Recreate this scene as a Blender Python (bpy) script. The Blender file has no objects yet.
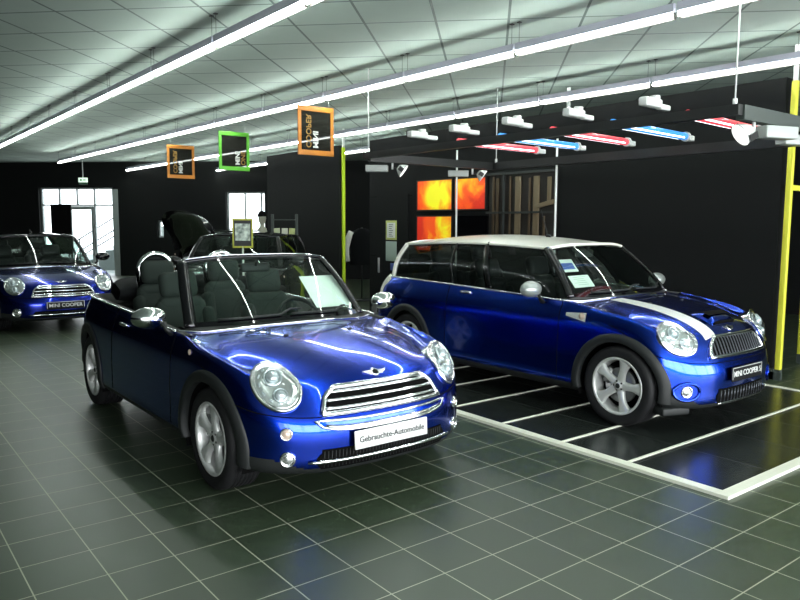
import bpy, bmesh, math, random
import numpy as np
from mathutils import Vector, Matrix
from mathutils.bvhtree import BVHTree
PI = math.pi
sc = bpy.context.scene
COL = sc.collection
random.seed(4)

# ------------------------------------------------------------------ materials
def mat(name, col, rough=.5, metal=0., spec=.5, coat=0., emit=None, estr=0., trans=0.):
    m = bpy.data.materials.new(name); m.use_nodes = True
    b = m.node_tree.nodes['Principled BSDF']
    b.inputs['Base Color'].default_value = (*col, 1)
    b.inputs['Roughness'].default_value = rough
    b.inputs['Metallic'].default_value = metal
    b.inputs['Specular IOR Level'].default_value = spec
    b.inputs['Coat Weight'].default_value = coat
    b.inputs['Coat Roughness'].default_value = .02
    if emit:
        b.inputs['Emission Color'].default_value = (*emit, 1)
        b.inputs['Emission Strength'].default_value = estr
    return m
def nodes(m): return m.node_tree.nodes, m.node_tree.links
def mixm(nt, a, b, fac):
    n = nt.nodes.new('ShaderNodeMixShader')
    if hasattr(fac, 'links') or hasattr(fac, 'node'): nt.links.new(fac, n.inputs[0])
    else: n.inputs[0].default_value = fac
    nt.links.new(a, n.inputs[1]); nt.links.new(b, n.inputs[2]); return n.outputs[0]
def glass(name, tint, ior=1.5, rough=0.):
    m = bpy.data.materials.new(name); m.use_nodes = True; nt = m.node_tree; nt.nodes.clear()
    o = nt.nodes.new('ShaderNodeOutputMaterial'); t = nt.nodes.new('ShaderNodeBsdfTransparent')
    t.inputs[0].default_value = (*tint, 1)
    g = nt.nodes.new('ShaderNodeBsdfGlossy'); g.inputs['Roughness'].default_value = rough
    f = nt.nodes.new('ShaderNodeFresnel'); ge = nt.nodes.new('ShaderNodeNewGeometry'); mr = nt.nodes.new('ShaderNodeMapRange')
    mr.inputs['To Min'].default_value = ior; mr.inputs['To Max'].default_value = 1/ior   # thin pane: the same from both faces
    nt.links.new(ge.outputs['Backfacing'], mr.inputs['Value']); nt.links.new(mr.outputs[0], f.inputs[0])
    nt.links.new(mixm(nt, t.outputs[0], g.outputs[0], f.outputs[0]), o.inputs[0]); return m
def noise_bump(m, scale=300., strength=.2, dist=.002):
    n, l = nodes(m); t = n.new('ShaderNodeTexNoise'); t.inputs['Scale'].default_value = scale
    tc = n.new('ShaderNodeTexCoord'); l.new(tc.outputs['Object'], t.inputs['Vector'])
    b = n.new('ShaderNodeBump'); b.inputs['Strength'].default_value = strength; b.inputs['Distance'].default_value = dist
    l.new(t.outputs[0], b.inputs['Height']); l.new(b.outputs[0], n['Principled BSDF'].inputs['Normal'])
def paint(name, col, metal=1.):
    m = mat(name, col, .22, metal, .5, 1.); m.node_tree.nodes['Principled BSDF'].inputs['Coat IOR'].default_value = 1.42
    n, l = nodes(m); b = n['Principled BSDF']
    t = n.new('ShaderNodeTexNoise'); t.inputs['Scale'].default_value = 1500.
    tc = n.new('ShaderNodeTexCoord'); l.new(tc.outputs['Object'], t.inputs['Vector'])
    r = n.new('ShaderNodeMixRGB'); r.inputs[1].default_value = (*[c*.8 for c in col], 1); r.inputs[2].default_value = (*[min(1, c*1.25) for c in col], 1)
    l.new(t.outputs[0], r.inputs[0]); l.new(r.outputs[0], b.inputs['Base Color']); return m
M = {}
M['blue'] = paint('hyper_blue_paint', (.003, .042, .56))
M['blue2'] = paint('lightning_blue_paint', (.004, .052, .56))
M['navy'] = paint('dark_blue_paint', (.003, .014, .26))
M['blackpaint'] = paint('black_paint', (.002, .002, .003), .0)
M['silverpaint'] = mat('silver_paint', (.90, .90, .80), .30, .0, .5, .6)
M['mirrorsilver'] = mat('mirror_silver', (.40, .44, .42), .3, .5)
M['white'] = mat('white_paint', (.85, .86, .84), .3, 0, .5, .5)
M['chrome'] = mat('chrome', (.86, .87, .88), .07, 1.)
M['alloy'] = mat('alloy_silver', (.78, .79, .77), .38, .45)
M['plastic'] = mat('black_plastic', (.012, .014, .014), .55)
noise_bump(M['plastic'], 400, .15, .001)
M['gloss'] = mat('gloss_black', (.003, .003, .004), .06, 0, .4, .2)
M['void'] = mat('dark_underside', (.003, .003, .003), .9, 0, .1)
M['rubber'] = mat('tyre_rubber', (.012, .012, .013), .62, 0, .35)
noise_bump(M['rubber'], 200, .1, .001)
M['darkmetal'] = mat('gunmetal', (.12, .13, .15), .3, .8)
M['fabric'] = mat('seat_fabric', (.023, .031, .027), .85, 0, .2)
noise_bump(M['fabric'], 600, .4, .002)
M['leather'] = mat('dash_vinyl', (.014, .016, .016), .55, 0, .3)
M['cloth'] = mat('soft_top_cloth', (.010, .011, .012), .9, 0, .1)
noise_bump(M['cloth'], 60, .5, .01)
M['glass'] = glass('windscreen_glass', (.80, .92, .86), 1.48)
M['darkglass'] = glass('tinted_glass', (.42, .48, .46), 1.40)
M['lens'] = glass('clear_lens', (.95, .97, .97), 1.45)
M['reflector'] = mat('lamp_reflector', (.92, .94, .93), .16, .85)
M['bulb'] = mat('lamp_projector', (.62, .70, .72), .08, .6)
M['disc'] = mat('brake_disc_steel', (.30, .30, .30), .35, .9)
M['amber'] = mat('indicator_lens', (.80, .62, .50), .12, .2, .5, 1.)
M['plate_white'] = mat('plate_white', (.88, .89, .87), .35)
M['plate_black'] = mat('plate_black', (.006, .006, .007), .55, 0, .25)
M['ink'] = mat('black_ink', (.02, .02, .022), .5)
M['paper'] = mat('white_paper', (.93, .95, .91), .6)

# ------------------------------------------------------------------ mesh helpers
def link(o, parent=None):
    COL.objects.link(o)
    if parent is not None: o.parent = parent
    return o
def mesh_obj(name, V, F, m, parent=None, smooth=True, N=None):
    me = bpy.data.meshes.new(name); me.from_pydata([tuple(map(float, v)) for v in V], [], [tuple(map(int, f)) for f in F]); me.update()
    if smooth:
        me.polygons.foreach_set('use_smooth', [True]*len(me.polygons))
    if N is not None: me.normals_split_custom_set_from_vertices([tuple(map(float, n)) for n in N])
    if m: me.materials.append(m)
    return link(bpy.data.objects.new(name, me), parent)
class MB:
    def __init__(s): s.V = []; s.F = []; s.S = []
    def add(s, V, F, smooth=False):
        b = len(s.V); s.V += [tuple(map(float, v)) for v in V]
        for f in F: s.F.append(tuple(int(i)+b for i in f)); s.S.append(smooth)
    def box(s, c, d, rot=None, smooth=False):
        hx, hy, hz = d[0]/2, d[1]/2, d[2]/2
        V = [Vector((x*hx, y*hy, z*hz)) for x in (-1, 1) for y in (-1, 1) for z in (-1, 1)]
        if rot is not None: V = [rot @ v for v in V]
        V = [v+Vector(c) for v in V]
        s.add(V, [(0, 1, 3, 2), (4, 6, 7, 5), (0, 4, 5, 1), (2, 3, 7, 6), (0, 2, 6, 4), (1, 5, 7, 3)], smooth)
    def rbox(s, c, d, r=.01, rot=None, seg=3):
        bm = bmesh.new(); bmesh.ops.create_cube(bm, size=1)
        for v in bm.verts: v.co = Vector((v.co.x*d[0], v.co.y*d[1], v.co.z*d[2]))
        bmesh.ops.bevel(bm, geom=bm.edges[:], offset=min(r, min(d)*.49), segments=seg, profile=.5, affect='EDGES')
        bm.verts.ensure_lookup_table()
        V = [((rot @ v.co) if rot is not None else v.co)+Vector(c) for v in bm.verts]
        s.add(V, [[v.index for v in f.verts] for f in bm.faces], True); bm.free()
    def tube(s, P, r, n=8, closed=False, cap=True, ry=None, up=(0, 0, 1)):
        P = [Vector(p) for p in P]; k = len(P); V = []; R = r if hasattr(r, '__len__') else [r]*k
        for i, p in enumerate(P):
            a = P[(i-1) % k] if (closed or i > 0) else p; b = P[(i+1) % k] if (closed or i < k-1) else p
            t = (b-a); t = t.normalized() if t.length > 1e-9 else Vector((0, 1, 0))
            u = Vector(up); u = u-t*u.dot(t)
            if u.length < 1e-3: u = Vector((1, 0, 0)); u = u-t*u.dot(t)
            u.normalize(); w = t.cross(u)
            for j in range(n):
                A = 2*PI*j/n; V.append(p+w*(R[i]*math.cos(A))+u*((ry if ry else R[i])*math.sin(A)))
        F = []
        for i in range(k if closed else k-1):
            for j in range(n):
                a = i*n+j; b = i*n+(j+1) % n; c = ((i+1) % k)*n+(j+1) % n; d = ((i+1) % k)*n+j
                F.append((a, d, c, b))
        if not closed and cap: F.append(tuple(range(n))); F.append(tuple(range((k-1)*n, k*n))[::-1])
        s.add(V, F, True)
    def lathe(s, prof, c=(0, 0, 0), axis='z', n=32, rot=None):
        V = []; k = len(prof)
        for j in range(n):
            A = 2*PI*j/n
            for (r, h) in prof:
                x, y = r*math.cos(A), r*math.sin(A)
                v = Vector((x, y, h)) if axis == 'z' else (Vector((h, x, y)) if axis == 'x' else Vector((y, h, x)))
                if rot is not None: v = rot @ v
                V.append(v+Vector(c))
        F = []
        for j in range(n):
            for i in range(k-1):
                a = j*k+i; b = ((j+1) % n)*k+i; F.append((a, b, b+1, a+1))
        s.add(V, F, True)
    def grid(s, G, flip=False, closed_u=False):
        G = np.asarray(G); a, b = G.shape[:2]; F = []
        for i in range(a-1 if not closed_u else a):
            for j in range(b-1):
                q = (i*b+j, ((i+1) % a)*b+j, ((i+1) % a)*b+j+1, i*b+j+1); F.append(q[::-1] if flip else q)
        s.add(G.reshape(-1, 3), F, True)
    def build(s, name, m, parent=None):
        o = mesh_obj(name, s.V, s.F, m, parent, smooth=False)
        o.data.polygons.foreach_set('use_smooth', s.S); return o
def weld(o, d=1e-4):
    bm = bmesh.new(); bm.from_mesh(o.data); bmesh.ops.remove_doubles(bm, verts=bm.verts, dist=d)
    bmesh.ops.recalc_face_normals(bm, faces=bm.faces); bm.to_mesh(o.data); bm.free(); return o
def prism(poly, h0, h1, frame):
    """polygon in (a,b) extruded from h0 to h1; frame maps (a,b,h) -> xyz"""
    n = len(poly); V = [frame(a, b, h0) for a, b in poly]+[frame(a, b, h1) for a, b in poly]
    F = [tuple(range(n))[::-1], tuple(range(n, 2*n))]+[(i, (i+1) % n, n+(i+1) % n, n+i) for i in range(n)]
    return V, F
def text_mesh(name, body, size, m, parent, mw, bold=.0, align='CENTER', ext=.0008):
    cu = bpy.data.curves.new(name, 'FONT'); cu.body = body; cu.size = size; cu.align_x = align; cu.align_y = 'CENTER'
    cu.extrude = ext; cu.offset = bold; cu.resolution_u = 3
    t = bpy.data.objects.new('tmp', cu); COL.objects.link(t)
    me = bpy.data.meshes.new_from_object(t.evaluated_get(bpy.context.evaluated_depsgraph_get()))
    bpy.data.objects.remove(t); bpy.data.curves.remove(cu)
    me.transform(mw)
    if mw.determinant() < 0: me.flip_normals()
    me.materials.clear(); me.materials.append(m); me.name = name
    return link(bpy.data.objects.new(name, me), parent)
def thing(name, label, cat, loc=(0, 0, 0), rz=0., group=None):
    o = bpy.data.objects.new(name, None); o.empty_display_size = .1; COL.objects.link(o)
    o.location = loc; o.rotation_euler = (0, 0, rz); tag(o, label, cat, group); return o
def tag(o, label, cat, group=None):
    o['label'] = label; o['category'] = cat
    if group: o['group'] = group
    return o
def struct(o): o['kind'] = 'structure'; return o

# ------------------------------------------------------------------ splines
def nspline(t, Y, q):
    """natural cubic spline through (t,Y[k,...]) at q"""
    t = np.asarray(t, float); Y = np.asarray(Y, float); n = len(t); h = np.diff(t)
    A = np.zeros((n, n)); B = np.zeros_like(Y); A[0, 0] = A[-1, -1] = 1
    for i in range(1, n-1):
        A[i, i-1] = h[i-1]; A[i, i] = 2*(h[i-1]+h[i]); A[i, i+1] = h[i]
        B[i] = 6*((Y[i+1]-Y[i])/h[i]-(Y[i]-Y[i-1])/h[i-1])
    m = np.linalg.solve(A, B.reshape(n, -1)).reshape(Y.shape)
    i = np.clip(np.searchsorted(t, q, side='right')-1, 0, n-2); x = q-t[i]; hh = h[i]
    sh = (-1,)+(1,)*(Y.ndim-1); x = x.reshape(sh); hh = hh.reshape(sh)
    return Y[i]+x*((Y[i+1]-Y[i])/hh-hh*(2*m[i]+m[i+1])/6)+x*x*m[i]/2+x**3*(m[i+1]-m[i])/(6*hh)
def curve(P, n):
    P = np.asarray(P, float); t = np.r_[0, np.cumsum(np.linalg.norm(np.diff(P, axis=0), axis=1))]
    return nspline(t, P, np.linspace(0, t[-1], n))
def coons(B, T, L, R, bulge=(0, 0, 0)):
    """bottom/top (n,3) left/right (m,3)"""
    n, m = len(B), len(L); u = np.linspace(0, 1, n)[None, :, None]; v = np.linspace(0, 1, m)[:, None, None]
    S = (1-v)*B[None]+v*T[None]+(1-u)*L[:, None]+u*R[:, None]-((1-u)*(1-v)*B[0]+u*(1-v)*B[-1]+(1-u)*v*T[0]+u*v*T[-1])
    return S+np.sin(PI*u)*np.sin(PI*v)*np.array(bulge, float)
def mirx(P): P = np.array(P, float); P[..., 0] *= -1; return P

# ------------------------------------------------------------------ car
SUB = 10
class Loft:
    """half body control grid rows r=0..11, columns c=0..15 (front centre round the side to the rear centre)"""
    def __init__(s, cfg):
        fy = cfg.get('fy', 1.); wb = cfg['wb']; rear = cfg['rear']; zs = cfg.get('zs', 0.)
        P = np.array([(0, -.672), (.24, -.662), (.45, -.622), (.63, -.535), (.752, -.41), (.812, -.225), (.829, 0), (.832, .40), (.838, .95), (.842, 1.55), (.844, 2.1), (.84, 2.467), (.818, 2.70), (.745, 2.85), (.55, 2.92), (0, 2.945)])
        Nn = np.array([(0, -1), (.06, -1), (.25, -.97), (.50, -.87), (.80, -.6), (.97, -.2), (1, 0), (1, 0), (1, 0), (1, 0), (1, 0), (1, 0), (.97, .25), (.75, .66), (.2, .98), (0, 1)], float)
        Nn /= np.linalg.norm(Nn, axis=1)[:, None]
        zt = [ # rows L0..L6 : z and setback for front, corner-mid, side, rear
            ((.175, .10), (.19, .07), (.20, .06), (.26, .09)),
            ((.195, .025), (.215, .02), (.235, .02), (.29, .02)),
            ((.300, .0), (.32, .0), (.36, .0), (.40, .0)),
            ((.425, .0), (.45, .0), (.50, .0), (.53, .0)),
            ((.500, .022), (.545, .01), (.62, .004), (.64, .012)),
            ((.575, .062), (.625, .035), (.72, .012), (.74, .028)),
            ((.655, .112), (.70, .07), (.80, .034), (.83, .05))]
        wf = np.array([1, 1, .95, .62, .0, 0, 0, 0, 0, 0, 0, 0, 0, 0, 0, 0])
        wm = np.array([0, 0, .05, .38, 1, .5, .12, 0, 0, 0, 0, 0, 0, 0, 0, 0])
        wr = np.array([0]*11+[.1, .4, .8, 1, 1.]); ws = 1-wf-wm-wr
        G = np.zeros((12, 16, 3))
        for r, (a, b, c, d) in enumerate(zt):
            z = wf*a[0]+wm*b[0]+ws*c[0]+wr*d[0]; sb = wf*a[1]+wm*b[1]+ws*c[1]+wr*d[1]
            G[r, :, 0] = P[:, 0]-Nn[:, 0]*sb; G[r, :, 1] = P[:, 1]-Nn[:, 1]*sb; G[r, :, 2] = z
        up = { # rows 7..11 for columns 0..7
            0: [(0, -.435, .735), (0, -.25, .790), (0, -.02, .834), (0, .20, .862), (0, .395, .878)],
            1: [(.25, -.42, .733), (.245, -.24, .788), (.24, -.01, .832), (.235, .21, .859), (.23, .41, .875)],
            2: [(.44, -.37, .725), (.43, -.19, .778), (.42, .03, .822), (.41, .24, .85), (.40, .435, .867)],
            3: [(.575, -.285, .722), (.562, -.12, .770), (.55, .08, .812), (.54, .28, .84), (.53, .47, .858)],
            4: [(.672, -.19, .728), (.655, -.04, .768), (.642, .13, .806), (.63, .32, .835), (.62, .505, .852)],
            5: [(.738, -.075, .762), (.722, .075, .793), (.708, .235, .822), (.694, .39, .842), (.684, .54, .855)],
            6: [(.770, .10, .806), (.757, .22, .823), (.745, .345, .839), (.735, .455, .850), (.726, .565, .858)],
            7: [(.780, .42, .852), (.774, .47, .856), (.768, .52, .859), (.762, .565, .862), (.756, .61, .865)]}
        for c, L in up.items(): G[7:12, c] = L
        belt = {8: (.776, .95, .875), 9: (.774, 1.55, .893), 10: (.772, 2.1, .908), 11: (.766, 2.44, .915), 12: (.745, 2.64, .917), 13: (.68, 2.765, .916), 14: (.50, 2.825, .916), 15: (0, 2.85, .918)}
        for c, p in belt.items():
            for k in range(7, 12): G[k, c] = p
        # proportions of the particular body
        y = G[..., 1].copy(); G[..., 1] = np.where(y < 0, y*fy, np.where(y < .6, y, np.where(y < 2.467, .6+(y-.6)*(wb-.6)/1.867, wb+(y-2.467)*rear/.478)))
        z = G[..., 2]; G[..., 2] = z+zs*np.clip((z-.35)/.4, 0, 1)+cfg.get('tail_up', 0)*np.clip((z-.5)/.4, 0, 1)*np.clip((G[..., 1]-.6)/1.2, 0, 1)
        s.G = G
        # evaluate : columns by spline with mirrored ends, rows by spline
        ext = np.concatenate([mirx(G[:, 2:0:-1]), G, mirx(G[:, -2:-4:-1])], 1)
        d = np.linalg.norm(np.diff(ext, axis=1), axis=2)[:8].mean(0); tc = np.r_[0, np.cumsum(d)]
        qc = np.concatenate([np.linspace(tc[2+i], tc[3+i], SUB, endpoint=False) for i in range(15)]+[[tc[17]]])
        X = np.stack([nspline(tc, ext[r], qc) for r in range(12)])
        s.nc = len(qc); s.cpar = np.arange(s.nc)/SUB
        D = []
        s.nr = 11*SUB+1; out = np.zeros((s.nr, s.nc, 3))
        cut = 7*SUB
        for j in range(s.nc):
            c = s.cpar[j]
            kmax = 12 if c < 7.999 else 8
            col = X[:kmax, j]; dd = np.linalg.norm(np.diff(col, axis=0), axis=1); t = np.r_[0, np.cumsum(np.maximum(dd, 2e-3))]
            q = np.concatenate([np.linspace(t[i], t[i+1], SUB, endpoint=False) for i in range(kmax-1)]+[[t[-1]]])
            v = nspline(t, col, q); out[:len(v), j] = v
            if kmax == 8: out[len(v):, j] = v[-1]
        out[:, 0, 0] = 0; out[:, -1, 0] = 0
        s.D = out
        V = out.reshape(-1, 3); N = np.zeros_like(V)
        a = out[:-1, :-1]; F = s.faces = [(i*s.nc+j, i*s.nc+j+1, (i+1)*s.nc+j+1, (i+1)*s.nc+j) for i in range(s.nr-1) for j in range(s.nc-1) if not (j >= 80 and i >= cut)]
        for f in F:
            p = V[list(f)]; n = np.cross(p[2]-p[0], p[3]-p[1])
            for k in f: N[k] += n
        # normals should point outwards
        l = np.linalg.norm(N, axis=1); N[l > 0] /= l[l > 0][:, None]
        ctr = np.array([0, 1.2, .4]); sgn = np.sign(((V-ctr)*N).sum(1)[l > 0].mean()); N *= sgn; s.flip = sgn < 0
        NN = N.reshape(s.nr, s.nc, 3); NN[:, 0, 0] = 0; NN[:, -1, 0] = 0
        N = NN.reshape(-1, 3); l = np.linalg.norm(N, axis=1); N[l > 0] /= l[l > 0][:, None]
        s.V, s.N = V, N
        Vm, Nm = mirx(V), mirx(N); s.allV = np.r_[V, Vm]; s.allN = np.r_[N, Nm]; o = len(V)
        s.allF = [(f[::-1] if s.flip else f) for f in F]+[tuple(i+o for i in (f if s.flip else f[::-1])) for f in F]
        s.ctr = [((f[0]//s.nc+.5)/SUB, (f[0] % s.nc+.5)/SUB) for f in F]
        tri = []
        s.bvh = BVHTree.FromPolygons([tuple(v) for v in s.allV], s.allF)
    def front(s, x, z, off=0.):
        h, n, i, d = s.bvh.ray_cast(Vector((x, -4, z)), Vector((0, 1, 0)))
        if h is None: h, n = Vector((x, -.4, z)), Vector((0, -1, 0))
        if n.y > 0: n = -n
        return h+n*off, n
    def top(s, x, y, off=0.):
        h, n, i, d = s.bvh.ray_cast(Vector((x, y, 4)), Vector((0, 0, -1)))
        if h is None: h, n = Vector((x, y, .8)), Vector((0, 0, 1))
        if n.z < 0: n = -n
        return h+n*off, n
    def side(s, y, z, off=0., sg=1):
        h, n, i, d = s.bvh.ray_cast(Vector((3*sg, y, z)), Vector((-sg, 0, 0)))
        if h is None: h, n = Vector((.8*sg, y, z)), Vector((sg, 0, 0))
        if n.x*sg < 0: n = -n
        return h+n*off, n
    def S(s, r, c):
        i = min(r*SUB, s.nr-1.001); j = min(c*SUB, s.nc-1.001); a, b = int(i), int(j); u, v = i-a, j-b
        return (1-u)*(1-v)*s.D[a, b]+u*(1-v)*s.D[a+1, b]+(1-u)*v*s.D[a, b+1]+u*v*s.D[a+1, b+1]
    def line(s, pts, n=12):
        out = []
        for (r0, c0), (r1, c1) in zip(pts[:-1], pts[1:]):
            k = max(2, int(n*max(abs(r1-r0), abs(c1-c0))))
            out += [s.S(r0+(r1-r0)*t/k, c0+(c1-c0)*t/k) for t in range(k)]
        out.append(s.S(*pts[-1])); return out

def panel(name, L, sel, m, parent, sides=(0, 1)):
    n = len(L.faces); idx = {}; V = []; N = []; F = []
    for sd in sides:
        for k in range(n):
            r, c = L.ctr[k]
            if not sel[k]: continue
            f = L.allF[k+sd*n]; g = []
            for i in f:
                key = tuple(np.round(L.allV[i], 5))
                if key not in idx: idx[key] = len(V); V.append(L.allV[i]); N.append(L.allN[i])
                if not g or g[-1] != idx[key]: g.append(idx[key])
            if len(g) > 1 and g[0] == g[-1]: g.pop()
            if len(g) > 2 and len(set(g)) == len(g): F.append(g)
    return mesh_obj(name, V, F, m, parent, True, N)

# ---- wheels (shared meshes), axis along x, outer face towards -x
def wheel_meshes(style, R):
    b = MB()
    rr = R*.712
    b.lathe([(rr+.002, -.098), (rr+.012, -.101), (R-.045, -.112), (R-.020, -.106), (R-.006, -.093), (R, -.075)] + [p for k in range(6) for p in [(R, -.070+k*.026), (R, -.055+k*.026), (R-.007, -.0535+k*.026), (R-.007, -.0455+k*.026)]] + [(R, .088), (R-.012, .10), (R-.04, .11), (rr, .10)], axis='x', n=64)
    ty = b
    b = MB()
    b.lathe([(rr+.004, -.098), (rr, -.103), (rr-.010, -.102), (rr-.018, -.094), (rr-.022, -.070), (rr-.030, -.02), (rr-.03, .09), (rr, .10)], axis='x', n=64)
    hub = .062 if style == 'star' else .056
    b.lathe([(0, -.083), (hub*.5, -.083), (hub*.55, -.078), (hub, -.074), (hub+.006, -.06), (hub, -.03)], axis='x', n=32)
    for k in range(5):
        a0 = 2*PI*k/5+PI/2
        stn = []
        for t in np.linspace(0, 1, 9):
            r = .040+(rr-.018-.040)*t
            if style == 'star': w = .040-.016*math.sin(PI*min(1, t*1.15))+.016*t**3; 
            else: w = .033-.006*math.sin(PI*t)+.030*max(0, t-.55)**1.2*2
            hx = -.078-.012*math.sin(PI*t*.6)-.004*t
            stn.append([(hx+.030, w*1.05), (hx+.012, w), (hx+.002, w*.72), (hx, w*.25), (hx, -w*.25), (hx+.002, -w*.72), (hx+.012, -w), (hx+.030, -w*1.05)])
            for i in range(8): stn[-1][i] = (stn[-1][i][0], stn[-1][i][1], r)
        G = [[(h, r*math.cos(a0)-w*math.sin(a0), r*math.sin(a0)+w*math.cos(a0)) for (h, w, r) in st] for st in stn]
        b.grid(G)
    rim = b
    b = MB(); b.lathe([(0, -.0875), (.016, -.0875), (.020, -.084), (.020, -.070)], axis='x', n=20)
    for k in range(5):
        a = 2*PI*(k+.5)/5+PI/2; b.lathe([(0, -.0795), (.0075, -.0795), (.0085, -.070)], c=(0, .037*math.cos(a), .037*math.sin(a)), axis='x', n=10)
    cap = b
    b = MB(); b.lathe([(.05, -.045), (.135, -.045), (.137, -.04), (.137, -.02), (.05, -.02)], axis='x', n=40)
    b.box((-.03, .125, .03), (.06, .05, .12)); dsc = b
    b = MB(); b.lathe([(0, .0), (rr-.032, .0), (rr-.032, .06)], axis='x', n=32); bk = b
    return ty, rim, cap, dsc, bk
WM = {}
def add_wheel(parent, y, sg, style, R, rotk, xo=.80):
    key = (style, R)
    if key not in WM:
        ty, rim, cap, dsc, bk = wheel_meshes(style, R)
        objs = []
        for nm, b, m in (('wheel', rim, M['alloy']), ('tyre', ty, M['rubber']), ('centre_cap', cap, M['plastic']), ('brake_disc', dsc, M['disc']), ('wheel_barrel', bk, M['void'])):
            o = b.build(nm, m); weld(o, 1e-5); o.data.polygons.foreach_set('use_smooth', [True]*len(o.data.polygons))
            mod = None
            objs.append(o.data); bpy.data.objects.remove(o)
        WM[key] = objs
    me = WM[key]
    w = link(bpy.data.objects.new('wheel', me[0]), parent)
    w.location = (sg*(xo-.095), y, R); w.rotation_euler = (rotk, 0, PI if sg > 0 else 0)
    for nm, d in zip(('tyre', 'centre_cap', 'brake_disc', 'wheel_barrel'), me[1:]):
        link(bpy.data.objects.new(nm, d), w)
    return w

def ellipse_patch(L, x0, z0, a, b, dome, off, nr=7, na=36, flat=None):
    G = []
    c, nn = L.front(x0, z0)
    for i in range(nr+1):
        t = i/nr; row = []
        for k in range(na):
            A = 2*PI*k/na
            p, n = L.front(x0+a*t*math.cos(A), z0+b*t*math.sin(A))
            row.append(p+nn*(dome*(1-t*t)+off))
        G.append(row)
    return G
def grid_closed(b, G):
    G = [list(r)+[r[0]] for r in G]; b.grid(G)
def headlight(L, parent, x0, z0, a, b, phi=20., seg_ring=48):
    c, nn = L.front(x0, z0)
    nn = (nn+Vector((0, -.25, 0))).normalized()
    ux = Vector((1, 0, 0)); ux = (ux-nn*ux.dot(nn)).normalized(); uz = nn.cross(ux)
    if uz.z < 0: uz = -uz
    ph = math.radians(phi)*(1 if x0 > 0 else -1); ux, uz = ux*math.cos(ph)-uz*math.sin(ph), uz*math.cos(ph)+ux*math.sin(ph)
    def at(t, A):
        o = c+ux*(a*t*math.cos(A))+uz*(b*t*math.sin(A)); h, n, i, d = L.bvh.ray_cast(o+nn*.25, -nn)
        q = (.25-d) if h is not None else -.5
        return o+nn*max(min(q, .02), -.030*t)
    rot = Matrix((ux, uz, nn)).transposed(); sg = 1 if x0 > 0 else -1
    h = MB(); ring = [at(1, 2*PI*k/seg_ring)+nn*.008 for k in range(seg_ring)]
    h.tube(ring, .0125, 8, closed=True, up=nn); h.tube([at(.90, 2*PI*k/seg_ring)+nn*.012 for k in range(seg_ring)], .006, 6, closed=True, up=nn)
    h.grid([[q_-nn*e for q_ in ring+[ring[0]]] for e in (0, .02, .05, .09)], flip=True)
    bz = h.build('headlight', M['chrome'], parent)
    def patch(ts):
        return [[at(t, 2*PI*k/40)+nn*d for k in range(40)] for t, d in ts]
    h = MB(); grid_closed(h, patch([(t*.97, .008+.036*(1-t*t)) for t in np.linspace(0, 1, 8)])); weld(h.build('lens', M['lens'], bz))
    h = MB(); grid_closed(h, patch([(0, .006), (.55, .007), (.62, .012), (.72, .014), (.80, .008), (.9, .012), (.97, .006)])); weld(h.build('reflector', M['reflector'], bz))
    h = MB()
    for q, r in ((c+uz*.050-ux*.012*sg, 1.), (c-uz*.058+ux*.018*sg, .78)):
        h.lathe([(0, .034), (.018*r, .031), (.030*r, .022), (.036*r, .010), (.036*r, 0)], c=q, rot=rot, n=24)
        h.lathe([(.042*r, .008), (.048*r, .018), (.054*r, .008)], c=q, rot=rot, n=28)
    for k in range(9):
        A = .6+k*.5; h.rbox(at(.74, A)+nn*.014, (.026, .012, .006), .003, rot @ Matrix.Rotation(A+PI/2, 3, 'Z'))
    h.build('projector_lamp', M['bulb'], bz)
    return bz
def round_lamp(L, parent, name, x0, z0, r, m, ring=True):
    p, n = L.front(x0, z0); ux = Vector((1, 0, 0)); ux = (ux-n*ux.dot(n)).normalized(); rot = Matrix((ux, n.cross(ux), n)).transposed()
    b = MB(); b.lathe([(r*.78, .0), (r*.84, .012), (r, .012), (r*1.1, .006), (r*1.14, -.01)], c=p, rot=rot, n=28)
    o = b.build(name, M['chrome'], parent)
    b = MB(); b.lathe([(0, .012), (r*.4, .011), (r*.7, .007), (r*.85, .001)], c=p, rot=rot, n=24); b.build('lens', m, o)
    return o
def project_poly(L, prof, z0, z1, nx, nz, off):
    """prof(t)-> half width at height t in 0..1"""
    return [[L.front(prof(j/nz)*(-1+2*i/nx), z0+(z1-z0)*j/nz, off)[0] for i in range(nx+1)] for j in range(nz+1)]
def plate(L, parent, z, w, h, txt, white, tsize, small=None, x=0., tilt=-.06, off=.022):
    p, n = L.front(x, z); y = p.y-off
    b = MB(); b.rbox((x, y, z), (w, .012, h), .008, Matrix.Rotation(tilt, 3, 'X'))
    pl = b.build('number_plate', M['plate_white'] if white else M['plate_black'], parent)
    mw = Matrix.Translation((x, y-.0085, z)) @ Matrix.Rotation(tilt, 4, 'X') @ Matrix.Rotation(PI/2, 4, 'X')
    text_mesh('lettering', txt, tsize, M['ink'] if white else M['plate_white'], pl, mw, bold=.0006 if white else .0005)
    if not white:
        b = MB()
        for (cx, cz, dx, dz) in ((0, h/2-.006, w-.01, .005), (0, -h/2+.006, w-.01, .005), (w/2-.006, 0, .005, h-.01), (-w/2+.006, 0, .005, h-.01)):
            b.box((x+cx, y-.0065-cz*tilt*0, z+cz), (dx, .003, dz))
        b.build('plate_border', M['alloy'], pl)
    return pl
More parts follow.
